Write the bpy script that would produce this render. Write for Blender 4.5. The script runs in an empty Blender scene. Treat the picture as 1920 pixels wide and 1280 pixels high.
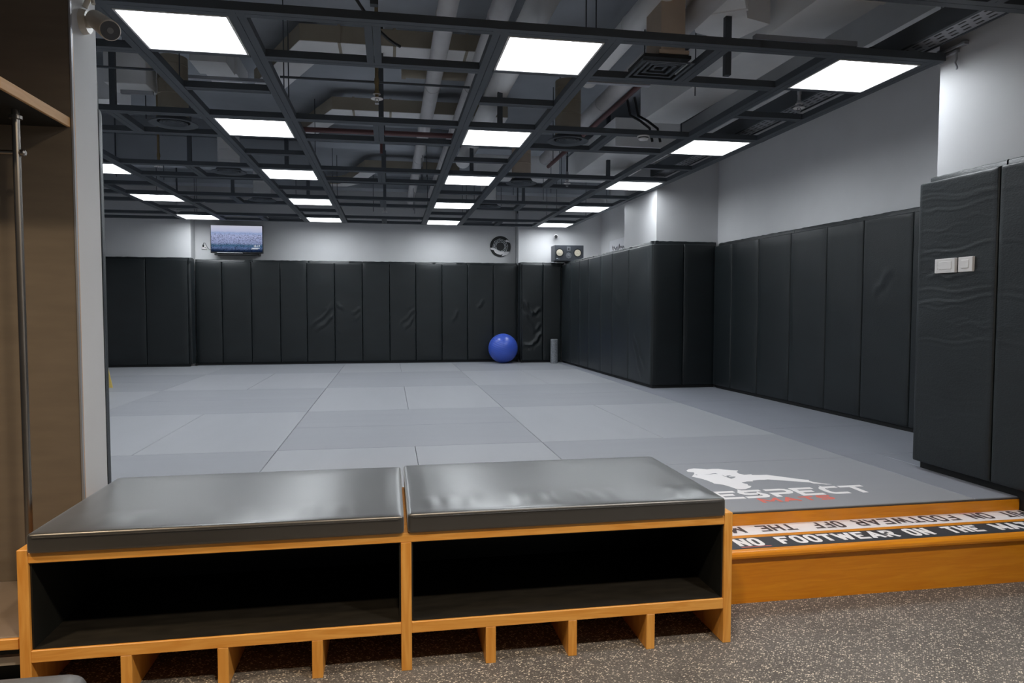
import bpy, bmesh, math, random
from mathutils import Vector, Matrix
random.seed(7)
PI = math.pi
S = bpy.context.scene
COL = S.collection
EYE = 1.36            # camera height above the lower floor; every z below is given relative to the eye

# ------------------------------------------------------------------ camera, world, light, exposure
cam = bpy.data.cameras.new('camera')
cam.sensor_width = 36.0
cam.lens = 1301.6 / 1920 * 36.0
cam.clip_start = 0.02
camo = bpy.data.objects.new('camera', cam)
COL.objects.link(camo)
pit, yaw, rol = .0479, .1741, .0013
fw = Vector((math.sin(yaw)*math.cos(pit), math.cos(yaw)*math.cos(pit), -math.sin(pit)))
rt = Vector((math.cos(yaw), -math.sin(yaw), 0))
up = rt.cross(fw)
r2 = rt*math.cos(rol) + up*math.sin(rol)
u2 = up*math.cos(rol) - rt*math.sin(rol)
mx = Matrix((r2, u2, -fw)).transposed().to_4x4()
mx.translation = (0, 0, EYE)
camo.matrix_world = mx
S.camera = camo

wd = bpy.data.worlds.new('world')
S.world = wd
wd.use_nodes = True
wd.node_tree.nodes['Background'].inputs[0].default_value = (.62, .70, .80, 1)
wd.node_tree.nodes['Background'].inputs[1].default_value = .05

PANEL_STRENGTH = 19.5
PANEL_COLOR = (.90, .955, 1.0, 1)
def warm(x, y, power, col=(1.0, .76, .50), rad=.10, spread=125):
    l = bpy.data.lights.new('warm_downlight', 'AREA')
    l.shape = 'DISK'; l.size = rad*2; l.energy = power; l.color = col; l.spread = math.radians(spread)
    o = bpy.data.objects.new('warm_downlight', l)
    COL.objects.link(o); o.location = (x, y, EYE + 1.56)
    return o
warm(-2.0, 1.55, 34)
warm(.1, .80, 44, (1.0, .80, .57), spread=160)
warm(2.0, .80, 48, (1.0, .91, .80), spread=165)

S.view_settings.view_transform = 'Standard'
S.view_settings.look = 'None'
S.view_settings.exposure = 0.0
S.view_settings.gamma = 1.0
S.view_settings.use_curve_mapping = False
S.cycles.max_bounces = 8
S.cycles.diffuse_bounces = 5
S.cycles.sample_clamp_indirect = 6.0
S.cycles.use_denoising = True

# ------------------------------------------------------------------ materials
def s2l(r, g, b):
    f = lambda c: (c/255/12.92) if c/255 <= .04045 else ((c/255+.055)/1.055)**2.4
    return (f(r), f(g), f(b), 1)

def mat(name, col, rough=.5, metal=0, spec=.5, noise=0, nscale=8, bump=0, bscale=60, stretch=(1, 1, 1), coords='Object', ior=None):
    m = bpy.data.materials.new(name); m.use_nodes = True
    nt = m.node_tree; b = nt.nodes['Principled BSDF']
    b.inputs['Roughness'].default_value = rough
    b.inputs['Metallic'].default_value = metal
    b.inputs['Specular IOR Level'].default_value = spec
    b.inputs['Base Color'].default_value = col
    if noise or bump:
        tc = nt.nodes.new('ShaderNodeTexCoord'); mp = nt.nodes.new('ShaderNodeMapping')
        mp.inputs['Scale'].default_value = stretch
        nt.links.new(tc.outputs[coords], mp.inputs[0])
    if noise:
        n = nt.nodes.new('ShaderNodeTexNoise'); n.inputs['Scale'].default_value = nscale; n.inputs['Detail'].default_value = 4
        nt.links.new(mp.outputs[0], n.inputs[0])
        mr = nt.nodes.new('ShaderNodeMapRange'); mr.inputs[1].default_value = .25; mr.inputs[2].default_value = .75
        mr.inputs[3].default_value = 1-noise; mr.inputs[4].default_value = 1+noise
        nt.links.new(n.outputs[0], mr.inputs[0])
        mu = nt.nodes.new('ShaderNodeVectorMath'); mu.operation = 'SCALE'; mu.inputs[0].default_value = col[:3]
        nt.links.new(mr.outputs[0], mu.inputs['Scale']); nt.links.new(mu.outputs[0], b.inputs['Base Color'])
    if bump:
        n2 = nt.nodes.new('ShaderNodeTexNoise'); n2.inputs['Scale'].default_value = bscale; n2.inputs['Detail'].default_value = 3
        nt.links.new(mp.outputs[0], n2.inputs[0])
        bu = nt.nodes.new('ShaderNodeBump'); bu.inputs['Strength'].default_value = bump; bu.inputs['Distance'].default_value = .004
        nt.links.new(n2.outputs[0], bu.inputs['Height']); nt.links.new(bu.outputs[0], b.inputs['Normal'])
    return m

def wood(name, c1, c2, axis='X', rough=.38):
    m = bpy.data.materials.new(name); m.use_nodes = True
    nt = m.node_tree; b = nt.nodes['Principled BSDF']; b.inputs['Roughness'].default_value = rough
    tc = nt.nodes.new('ShaderNodeTexCoord'); mp = nt.nodes.new('ShaderNodeMapping')
    sc = {'X': (1.2, 14, 14), 'Y': (14, 1.2, 14), 'Z': (14, 14, 1.2)}[axis]
    mp.inputs['Scale'].default_value = sc
    nt.links.new(tc.outputs['Object'], mp.inputs[0])
    n = nt.nodes.new('ShaderNodeTexNoise'); n.inputs['Scale'].default_value = 3.2; n.inputs['Detail'].default_value = 6; n.inputs['Distortion'].default_value = 1.2
    nt.links.new(mp.outputs[0], n.inputs[0])
    cr = nt.nodes.new('ShaderNodeValToRGB')
    cr.color_ramp.elements[0].position = .35; cr.color_ramp.elements[0].color = c1
    cr.color_ramp.elements[1].position = .68; cr.color_ramp.elements[1].color = c2
    nt.links.new(n.outputs[0], cr.inputs[0]); nt.links.new(cr.outputs[0], b.inputs['Base Color'])
    return m

M = {}
M['wall'] = mat('wall_paint', (.62, .62, .63, 1), .75, noise=.03, nscale=3, bump=.08, bscale=120)
M['column_wall'] = mat('gloss_wall_paint', (.54, .54, .55, 1), .5, noise=.03, nscale=3, bump=.05, bscale=60)
M['pad'] = mat('black_vinyl', (.0048, .0078, .0092, 1), .43, spec=.5, noise=.25, nscale=2.5, bump=.30, bscale=70, stretch=(1, 1, 3.0))
M['pad_base'] = mat('black_board', (.006, .007, .008, 1), .7)
M['mat_sheen_light'] = mat('grey_mat_lengthwise_sheen_tint', (.316, .323, .345, 1), .52, spec=.4, noise=.03, nscale=1.5, bump=.12, bscale=220, stretch=(3, .6, 1))  # paler base colour stands in for the sheen of the lengthwise grain
M['mat_sheen_dark'] = mat('grey_mat_crosswise_sheen_tint', (.282, .289, .312, 1), .56, spec=.3, noise=.03, nscale=1.5, bump=.12, bscale=220, stretch=(.6, 3, 1))  # same mat turned: duller sheen of the crosswise grain put into a darker colour
M['mat_side'] = mat('grey_mat_margin', (.222, .232, .265, 1), .58, spec=.3, noise=.05, nscale=2, bump=.12, bscale=200)
M['wood'] = wood('oak_lengthwise', s2l(220, 150, 62), s2l(236, 174, 88), 'X')
M['wood_v'] = wood('oak_upright', s2l(218, 148, 60), s2l(234, 172, 86), 'Z')
M['wood_step'] = wood('orange_step_wood', s2l(208, 128, 18), s2l(220, 144, 30), 'X', .34)
M['wood_pale'] = wood('pale_shelf_wood', s2l(205, 160, 110), s2l(216, 175, 128), 'Y')
M['laminate'] = mat('brown_laminate', s2l(108, 98, 86), .55, noise=.10, nscale=5, stretch=(1, 1, 5))
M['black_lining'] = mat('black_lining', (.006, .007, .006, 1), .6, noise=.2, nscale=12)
M['shelf_black'] = mat('black_shelf', (.016, .014, .011, 1), .5, noise=.35, nscale=10, stretch=(1, 3, 1))
M['cushion'] = mat('cushion_vinyl', (.022, .021, .020, 1), .40, spec=.6, noise=.12, nscale=3, bump=.05, bscale=30)
M['stool'] = mat('stool_vinyl', (.09, .095, .105, 1), .42, bump=.1, bscale=60)
M['seat'] = mat('locker_seat_vinyl', s2l(122, 110, 100), .5, noise=.12, nscale=7, bump=.1, bscale=40)
M['metal'] = mat('brushed_steel', (.30, .28, .26, 1), .32, metal=1, noise=.1, nscale=6)
M['grid'] = mat('dark_grey_steel', (.060, .070, .082, 1), .55, spec=.4, noise=.06, nscale=4)
M['slab'] = mat('grey_painted_concrete', (.36, .385, .42, 1), .85, noise=.12, nscale=1.6, bump=.25, bscale=14)
M['duct'] = mat('light_grey_duct', (.84, .84, .84, 1), .6, noise=.06, nscale=3)
M['duct_tan'] = mat('tan_insulated_duct', (.34, .30, .235, 1), .7, noise=.1, nscale=4)
M['pipe'] = mat('white_lagged_pipe', (.60, .59, .60, 1), .6, noise=.06, nscale=6)
M['red'] = mat('red_pipe_paint', (.12, .05, .05, 1), .5)
M['board'] = mat('cardboard_duct', (.60, .49, .39, 1), .8, noise=.08, nscale=5)
M['brass'] = mat('brass_fitting', (.30, .23, .13, 1), .45, metal=1)
M['steel'] = mat('galvanised_steel', (.42, .43, .46, 1), .5, metal=.6)
M['white'] = mat('white_plastic', (.72, .70, .69, 1), .4)
M['cream'] = mat('cream_plastic', (.62, .57, .49, 1), .45)
M['black'] = mat('black_plastic', (.012, .013, .014, 1), .4)
M['dgrey'] = mat('dark_grey_box', (.055, .062, .075, 1), .5)
M['mgrey'] = mat('mid_grey_plastic', (.17, .18, .20, 1), .45)
M['cone'] = mat('cream_speaker_cone', (.80, .72, .58, 1), .6)
M['ball'] = mat('blue_rubber', (.055, .115, .56, 1), .30, spec=.5)
M['roller'] = mat('speckled_grey_foam', (.20, .21, .23, 1), .6, noise=.5, nscale=60, bump=.6, bscale=90)
M['yellow'] = mat('pale_yellow_plastic', (.78, .60, .18, 1), .45)
M['print_white'] = mat('white_print', (.84, .82, .83, 1), .6)
M['print_red'] = mat('red_print', (.72, .16, .12, 1), .6)
M['strip_white'] = mat('white_sticker', (.86, .83, .85, 1), .45)
M['strip_black'] = mat('charcoal_sticker', (.035, .042, .052, 1), .4)
M['ink_dark'] = mat('dark_lettering', (.05, .048, .06, 1), .5)
M['emblem_grey'] = mat('pale_emblem_line', (.80, .84, .87, 1), .5)
M['poster'] = mat('white_poster', (.70, .70, .73, 1), .5)
M['rubber_trim'] = mat('dark_edge', (.05, .04, .035, 1), .6)

cb = M['cushion'].node_tree.nodes['Principled BSDF']; cb.inputs['Coat Weight'].default_value = 1.0; cb.inputs['Coat Roughness'].default_value = .32; cb.inputs['Coat IOR'].default_value = 1.65; cb.inputs['Sheen Weight'].default_value = .55; cb.inputs['Sheen Roughness'].default_value = .35; cb.inputs['Sheen Tint'].default_value = (.85, .93, 1.0, 1)
pb_ = M['pad'].node_tree.nodes['Principled BSDF']; pb_.inputs['Sheen Weight'].default_value = .03; pb_.inputs['Sheen Roughness'].default_value = .5; pb_.inputs['Sheen Tint'].default_value = (.75, .90, 1.0, 1)

def emis(name, col, st):
    m = bpy.data.materials.new(name); m.use_nodes = True
    nt = m.node_tree; nt.nodes.clear()
    o = nt.nodes.new('ShaderNodeOutputMaterial'); e = nt.nodes.new('ShaderNodeEmission')
    e.inputs[0].default_value = col; e.inputs[1].default_value = st
    nt.links.new(e.outputs[0], o.inputs[0])
    return m
def panel_emission():
    """LED panel diffuser: brightest straight down, weaker towards grazing angles, as its photometric curve is"""
    m = emis('lit_diffuser', PANEL_COLOR, PANEL_STRENGTH); nt = m.node_tree
    e = next(n for n in nt.nodes if n.type == 'EMISSION')
    g = nt.nodes.new('ShaderNodeNewGeometry'); d = nt.nodes.new('ShaderNodeVectorMath'); d.operation = 'DOT_PRODUCT'
    nt.links.new(g.outputs['Normal'], d.inputs[0]); nt.links.new(g.outputs['Incoming'], d.inputs[1])
    pw = nt.nodes.new('ShaderNodeMath'); pw.operation = 'POWER'; pw.inputs[1].default_value = .2; nt.links.new(d.outputs['Value'], pw.inputs[0])
    mr = nt.nodes.new('ShaderNodeMapRange'); mr.inputs[3].default_value = PANEL_STRENGTH*.02; mr.inputs[4].default_value = PANEL_STRENGTH
    nt.links.new(pw.outputs[0], mr.inputs[0]); nt.links.new(mr.outputs[0], e.inputs[1])
    return m
M['diffuser'] = panel_emission()
M['screen_text'] = emis('screen_text', (.9, .93, 1, 1), .9)

def rubber_floor():
    m = bpy.data.materials.new('speckled_rubber'); m.use_nodes = True
    nt = m.node_tree; b = nt.nodes['Principled BSDF']; b.inputs['Roughness'].default_value = .62; b.inputs['Specular IOR Level'].default_value = .3
    tc = nt.nodes.new('ShaderNodeTexCoord')
    mp = nt.nodes.new('ShaderNodeMapping'); mp.inputs['Rotation'].default_value = (0, 0, .5); mp.inputs['Scale'].default_value = (1, 1.5, 1)
    nt.links.new(tc.outputs['Object'], mp.inputs[0])
    wob = nt.nodes.new('ShaderNodeTexNoise'); wob.inputs['Scale'].default_value = 90
    nt.links.new(mp.outputs[0], wob.inputs[0])
    ad = nt.nodes.new('ShaderNodeVectorMath'); ad.operation = 'MULTIPLY_ADD'
    ad.inputs[1].default_value = (.012, .012, 0)
    nt.links.new(wob.outputs['Color'], ad.inputs[0]); nt.links.new(mp.outputs[0], ad.inputs[2])
    def flecks(scale, size, keep):
        v = nt.nodes.new('ShaderNodeTexVoronoi'); v.inputs['Scale'].default_value = scale
        nt.links.new(ad.outputs[0], v.inputs['Vector'])
        lt = nt.nodes.new('ShaderNodeMath'); lt.operation = 'LESS_THAN'; lt.inputs[1].default_value = size
        nt.links.new(v.outputs['Distance'], lt.inputs[0])
        sp = nt.nodes.new('ShaderNodeSeparateColor'); nt.links.new(v.outputs['Color'], sp.inputs[0])
        k = nt.nodes.new('ShaderNodeMath'); k.operation = 'LESS_THAN'; k.inputs[1].default_value = keep
        nt.links.new(sp.outputs[0], k.inputs[0])
        mu = nt.nodes.new('ShaderNodeMath'); mu.operation = 'MULTIPLY'
        nt.links.new(lt.outputs[0], mu.inputs[0]); nt.links.new(k.outputs[0], mu.inputs[1])
        return mu
    f1 = flecks(108, .38, .40); f2 = flecks(200, .42, .42)
    big = nt.nodes.new('ShaderNodeTexNoise'); big.inputs['Scale'].default_value = 3.0; big.inputs['Detail'].default_value = 5
    nt.links.new(tc.outputs['Object'], big.inputs[0])
    base = nt.nodes.new('ShaderNodeValToRGB')
    base.color_ramp.elements[0].position = .3; base.color_ramp.elements[0].color = (.092, .085, .080, 1)
    base.color_ramp.elements[1].position = .7; base.color_ramp.elements[1].color = (.135, .127, .121, 1)
    nt.links.new(big.outputs[0], base.inputs[0])
    m1 = nt.nodes.new('ShaderNodeMix'); m1.data_type = 'RGBA'; m1.inputs[7].default_value = (.36, .34, .31, 1)
    m2 = nt.nodes.new('ShaderNodeMix'); m2.data_type = 'RGBA'; m2.inputs[7].default_value = (.72, .66, .56, 1)
    sc = nt.nodes.new('ShaderNodeMath'); sc.operation = 'MULTIPLY'; sc.inputs[1].default_value = .75
    nt.links.new(f2.outputs[0], sc.inputs[0])
    nt.links.new(sc.outputs[0], m1.inputs[0]); nt.links.new(base.outputs[0], m1.inputs[6])
    nt.links.new(f1.outputs[0], m2.inputs[0]); nt.links.new(m1.outputs[2], m2.inputs[6])
    nt.links.new(m2.outputs[2], b.inputs['Base Color'])
    return m
M['rubber'] = rubber_floor()

def tv_screen():
    m = bpy.data.materials.new('city_screen'); m.use_nodes = True
    nt = m.node_tree; nt.nodes.clear()
    out = nt.nodes.new('ShaderNodeOutputMaterial'); e = nt.nodes.new('ShaderNodeEmission'); e.inputs[1].default_value = .62
    nt.links.new(e.outputs[0], out.inputs[0])
    tc = nt.nodes.new('ShaderNodeTexCoord'); sx = nt.nodes.new('ShaderNodeSeparateXYZ')
    nt.links.new(tc.outputs['Generated'], sx.inputs[0])
    nz = nt.nodes.new('ShaderNodeTexNoise'); nz.inputs['Scale'].default_value = 5
    nt.links.new(tc.outputs['Generated'], nz.inputs[0])
    wz = nt.nodes.new('ShaderNodeMath'); wz.operation = 'MULTIPLY_ADD'; wz.inputs[1].default_value = .10; wz.inputs[2].default_value = -.05
    nt.links.new(nz.outputs[0], wz.inputs[0])
    az = nt.nodes.new('ShaderNodeMath'); az.operation = 'ADD'
    nt.links.new(sx.outputs['Z'], az.inputs[0]); nt.links.new(wz.outputs[0], az.inputs[1])
    cr = nt.nodes.new('ShaderNodeValToRGB'); el = cr.color_ramp.elements
    el[0].position = 0; el[0].color = (.006, .012, .03, 1)
    el[1].position = 1; el[1].color = (.82, .84, 1.0, 1)
    for p, c in ((.07, (.02, .04, .10, 1)), (.16, (.13, .20, .40, 1)), (.25, (.07, .17, .30, 1)), (.33, (.34, .40, .66, 1)), (.62, (.50, .56, .86, 1)), (.72, (.42, .54, .88, 1)), (.80, (.70, .74, 1.0, 1))):
        x = el.new(p); x.color = c
    nt.links.new(az.outputs[0], cr.inputs[0])
    mp = nt.nodes.new('ShaderNodeMapping'); mp.inputs['Scale'].default_value = (84, 1, 52)
    nt.links.new(tc.outputs['Generated'], mp.inputs[0])
    v = nt.nodes.new('ShaderNodeTexVoronoi'); v.inputs['Scale'].default_value = 1
    nt.links.new(mp.outputs[0], v.inputs['Vector'])
    sp = nt.nodes.new('ShaderNodeSeparateColor'); nt.links.new(v.outputs['Color'], sp.inputs[0])
    mr = nt.nodes.new('ShaderNodeMapRange'); mr.inputs[1].default_value = 0; mr.inputs[2].default_value = .5; mr.inputs[3].default_value = .30; mr.inputs[4].default_value = 1.15
    nt.links.new(sp.outputs[0], mr.inputs[0])
    sky = nt.nodes.new('ShaderNodeMapRange'); sky.inputs[1].default_value = .62; sky.inputs[2].default_value = .78; sky.inputs[3].default_value = 1; sky.inputs[4].default_value = 0
    nt.links.new(sx.outputs['Z'], sky.inputs[0])
    mm = nt.nodes.new('ShaderNodeMix'); mm.data_type = 'FLOAT'; mm.inputs[2].default_value = 1
    nt.links.new(sky.outputs[0], mm.inputs[0]); nt.links.new(mr.outputs[0], mm.inputs[3])
    vs = nt.nodes.new('ShaderNodeVectorMath'); vs.operation = 'SCALE'
    nt.links.new(cr.outputs[0], vs.inputs[0]); nt.links.new(mm.outputs[0], vs.inputs['Scale'])
    nt.links.new(vs.outputs[0], e.inputs[0])
    return m
M['screen'] = tv_screen()

# ------------------------------------------------------------------ mesh helpers
def box(bm, x0, x1, y0, y1, z0, z1):
    v = [bm.verts.new((x, y, z)) for z in (z0, z1) for x, y in ((x0, y0), (x1, y0), (x1, y1), (x0, y1))]
    for f in ((3, 2, 1, 0), (4, 5, 6, 7), (0, 1, 5, 4), (1, 2, 6, 5), (2, 3, 7, 6), (3, 0, 4, 7)):
        bm.faces.new([v[i] for i in f])
    return bm

def B(*a):
    return box(bmesh.new(), *a)

def hexa(bm, q, z0, z1, q2=None):
    """a prism over the plan polygon q (counter-clockwise)"""
    lo = [bm.verts.new((x, y, z0)) for x, y in q]; hi = [bm.verts.new((x, y, z1)) for x, y in (q2 or q)]
    n = len(q)
    bm.faces.new(lo[::-1]); bm.faces.new(hi)
    for i in range(n):
        j = (i+1) % n
        bm.faces.new((lo[i], lo[j], hi[j], hi[i]))
    return bm

def wallprism(bm, a, b, nrm, t0, t1, z0, z1):
    """box along the plan line a-b, from t0 to t1 along the plan normal nrm"""
    q = [(a[0]+nrm[0]*t0, a[1]+nrm[1]*t0), (b[0]+nrm[0]*t0, b[1]+nrm[1]*t0), (b[0]+nrm[0]*t1, b[1]+nrm[1]*t1), (a[0]+nrm[0]*t1, a[1]+nrm[1]*t1)]
    ar = sum(q[i][0]*q[(i+1) % 4][1]-q[(i+1) % 4][0]*q[i][1] for i in range(4))
    if ar < 0: q = q[::-1]
    return hexa(bm, q, z0, z1)

def tube(bm, pts, r, n=12, cap=True):
    pts = [Vector(p) for p in pts]
    rs = r if isinstance(r, (list, tuple)) else [r]*len(pts)
    rings = []; ref = None
    for i, p in enumerate(pts):
        d = (pts[min(i+1, len(pts)-1)]-pts[max(i-1, 0)]).normalized()
        if ref is None:
            ref = Vector((0, 0, 1)) if abs(d.z) < .9 else Vector((1, 0, 0))
        u = (ref - d*ref.dot(d)).normalized(); ref = u
        w = d.cross(u)
        rings.append([bm.verts.new(p+(u*math.cos(2*PI*k/n)+w*math.sin(2*PI*k/n))*rs[i]) for k in range(n)])
    for a, b in zip(rings, rings[1:]):
        for k in range(n):
            bm.faces.new((a[k], a[(k+1) % n], b[(k+1) % n], b[k]))
    if cap:
        bm.faces.new(rings[0][::-1]); bm.faces.new(rings[-1])
    return bm

def lathe(bm, prof, c, axis=(0, 0, 1), n=24):
    ax = Vector(axis).normalized()
    u = (Vector((1, 0, 0)) if abs(ax.x) < .9 else Vector((0, 1, 0))); u = (u-ax*u.dot(ax)).normalized(); w = ax.cross(u)
    c = Vector(c); rings = []
    for r, h in prof:
        if r < 1e-6: rings.append([bm.verts.new(c+ax*h)])
        else: rings.append([bm.verts.new(c+ax*h+(u*math.cos(2*PI*k/n)+w*math.sin(2*PI*k/n))*r) for k in range(n)])
    for a, b in zip(rings, rings[1:]):
        for k in range(n):
            k2 = (k+1) % n
            if len(a) == 1 and len(b) == 1: continue
            if len(a) == 1: bm.faces.new((a[0], b[k2], b[k]))
            elif len(b) == 1: bm.faces.new((a[k], a[k2], b[0]))
            else: bm.faces.new((a[k], a[k2], b[k2], b[k]))
    return bm

def arc(c, r, a0, a1, n, plane='xz'):
    out = []
    for i in range(n+1):
        a = a0+(a1-a0)*i/n
        if plane == 'xz': out.append((c[0]+r*math.cos(a), c[1], c[2]+r*math.sin(a)))
        elif plane == 'xy': out.append((c[0]+r*math.cos(a), c[1]+r*math.sin(a), c[2]))
        else: out.append((c[0], c[1]+r*math.cos(a), c[2]+r*math.sin(a)))
    return out

def sweepbox(bm, path, w, z0, z1):
    """rectangular duct of plan width w along the plan path"""
    L = []; R = []
    for i, p in enumerate(path):
        p = Vector(p)
        d0 = (Vector(path[i])-Vector(path[i-1])).normalized() if i else None
        d1 = (Vector(path[i+1])-Vector(path[i])).normalized() if i < len(path)-1 else None
        if d0 is None: d = d1; k = 1
        elif d1 is None: d = d0; k = 1
        else:
            d = (d0+d1).normalized(); k = 1/max(.3, d.dot(d0))
        nn = Vector((-d.y, d.x))*w/2*k
        L.append(p+nn); R.append(p-nn)
    hexa_pts = [[bm.verts.new((q.x, q.y, z)) for q, z in ((R[i], z0), (L[i], z0), (L[i], z1), (R[i], z1))] for i in range(len(path))]
    for a, b in zip(hexa_pts, hexa_pts[1:]):
        for k in range(4):
            bm.faces.new((a[k], b[k], b[(k+1) % 4], a[(k+1) % 4]))
    bm.faces.new(hexa_pts[0]); bm.faces.new(hexa_pts[-1][::-1])
    return bm

def flatpoly(bm, pts, to3):
    """a flat print: polygon filled in place"""
    vs = [bm.verts.new(to3(*p)) for p in pts]
    es = [bm.edges.new((vs[i], vs[(i+1) % len(vs)])) for i in range(len(vs))]
    bmesh.ops.triangle_fill(bm, use_beauty=True, use_dissolve=False, edges=es)
    return bm

def obj(name, bm, m, parent=None, smooth=False, bev=0, seg=1, kind=None, label=None, recalc=True):
    if bev:
        bmesh.ops.bevel(bm, geom=[e for e in bm.edges], offset=bev, segments=seg, profile=.5, affect='EDGES', clamp_overlap=True)
    if recalc: bmesh.ops.recalc_face_normals(bm, faces=bm.faces)
    off = Vector((0, 0, EYE))
    pw = Vector((0, 0, 0)); q = parent
    while q is not None: pw = pw + q.location; q = q.parent
    bmesh.ops.translate(bm, verts=bm.verts, vec=off-pw)
    me = bpy.data.meshes.new(name); bm.to_mesh(me); bm.free()
    me.materials.append(m)
    if smooth:
        me.shade_smooth(); me.set_sharp_from_angle(angle=math.radians(smooth if smooth > 1 else 40))
    o = bpy.data.objects.new(name, me); COL.objects.link(o)
    if parent is not None: o.parent = parent
    if kind: o['kind'] = kind
    if label: o['label'] = label
    return o

def thing(name, label, cat, loc, group=None):
    o = bpy.data.objects.new(name, None); COL.objects.link(o)
    o.location = (loc[0], loc[1], loc[2]+EYE); o.empty_display_size = .1
    o['label'] = label; o['category'] = cat
    if group: o['group'] = group
    return o

def tag(o, label, cat, group=None):
    o['label'] = label; o['category'] = cat
    if group: o['group'] = group
    return o

def recenter(o):
    """put a single-mesh thing's origin at its base"""
    me = o.data
    xs = [v.co.x for v in me.vertices]; ys = [v.co.y for v in me.vertices]; zs = [v.co.z for v in me.vertices]
    c = Vector(((min(xs)+max(xs))/2, (min(ys)+max(ys))/2, min(zs)))
    me.transform(Matrix.Translation(-c)); o.location = c
    return o

def copy_tree(o, parent=None, delta=(0, 0, 0)):
    c = o.copy(); COL.objects.link(c)
    if parent is not None: c.parent = parent
    else: c.location = o.location + Vector(delta)
    for ch in list(o.children): copy_tree(ch, c)
    return c

def struct(name, bm, m, parent=None, **k):
    return obj(name, bm, m, parent, kind='structure', **k)

FL = -1.36      # lower floor
MT = -1.04      # top of the mats
SLAB = 2.35
GB, GT = 1.545, 1.590   # ceiling grid underside and top

# ------------------------------------------------------------------ setting: floors, walls, ceiling
struct('floor', B(-3.6, 4.6, -2.5, 3.6, FL-.12, FL), M['rubber'])
bm = bmesh.new(); box(bm, -5.4, 4.6, 3.40, 13.6, FL, MT-.04); box(bm, 1.372, 3.42, 3.28, 3.40, FL, MT-.04); box(bm, -1.26, 1.372, 3.27, 3.40, FL, MT-.04)
platform = struct('floor_platform', bm, M['black_lining'])
struct('ceiling', B(-5.6, 4.8, -2.5, 13.8, SLAB, SLAB+.2), M['slab'])
for y in (9.32, 12.72):
    struct('ceiling_beam', B(-5.3, 4.1, y, y+.34, 2.13, SLAB), M['slab'])

def pnl(name, a, b, nrm, m=None, z0=FL, z1=SLAB, t=.16):
    """a wall whose room face runs from plan point a to b, nrm pointing into the room"""
    return struct(name, wallprism(bmesh.new(), a, b, nrm, -t, 0, z0, z1), m or M['wall'])

w_back = pnl('wall_back', (-3.49, 13.54), (2.45, 13.54), (0, -1))
w_back_left = struct('wall_back_left', B(-5.4, -3.49, 13.26, 13.65, FL, SLAB), M['wall'])
w_back_right = struct('wall_back_right', B(2.46, 4.4, 13.28, 13.65, FL, SLAB), M['wall'])
w_left_far = pnl('wall_left_far', (-5.3, 3.4), (-5.3, 13.2), (1, 0))
# right side: near column, recess, padded column, low partition, far wall
w_near = struct('wall_right_near', B(3.465, 4.75, -2.5, 3.96, FL, SLAB), M['column_wall'])
ra, rb = Vector((4.19, 8.50)), Vector((4.33, 4.03))        # recess pad faces
rd = (rb-ra).normalized(); rn = Vector((rd.y, -rd.x)) if rd.y*1 < 0 and -rd.x < 0 else Vector((-rd.y, rd.x))
if rn.x > 0: rn = -rn
w_rec = pnl('wall_right_recess', ra-rn*.09+Vector((0, .15)), rb-rn*.09, rn)
ca, cb = Vector((3.335, 8.54)), Vector((3.255, 13.02))     # side pads of the column and the partition
cd = (cb-ca).normalized(); cn = Vector((-cd.y, cd.x))
if cn.x > 0: cn = -cn
w_col = struct('wall_right_column', hexa(bmesh.new(), [(3.425, 8.63), (4.5, 8.63), (4.5, 9.83), (3.405, 9.83)], FL, SLAB), M['column_wall'])
w_part = struct('wall_right_partition', hexa(bmesh.new(), [(3.405, 9.83), (4.12, 9.83), (4.12, 13.27), (3.345, 13.27)], FL, .845), M['wall'])
struct('wall_right_far', B(4.12, 4.6, 9.83, 13.3, FL, SLAB), M['wall'])
w_left = struct('wall_left', B(-3.4, -1.27, 3.155, 3.395, FL, SLAB), M['wall'])
struct('trim_1', B(-1.2745, -1.2675, 3.140, 3.155, FL, 1.9), M['steel'])
struct('trim_2', B(-1.2690, -1.2683, 3.157, 3.163, FL, 1.12), M['wood_pale'])

# ------------------------------------------------------------------ wall pads
def fold(u, v, f):
    u0, v0, u1, v1, w, a = f
    dx, dy = u1-u0, v1-v0; L = math.hypot(dx, dy)
    t = ((u-u0)*dx+(v-v0)*dy)/(L*L)
    if t < -.15 or t > 1.15: return 0
    d = ((u-u0)*dy-(v-v0)*dx)/L
    d += .012*math.sin(9*t+5*u0)
    tt = min(max(t, 0), 1)
    e = math.sin(PI*min(max((t+.15)/1.3, 0), 1))**.6
    return a*e*(math.exp(-(d/w)**2)-.55*math.exp(-((d-1.6*w)/(1.1*w))**2))

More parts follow.
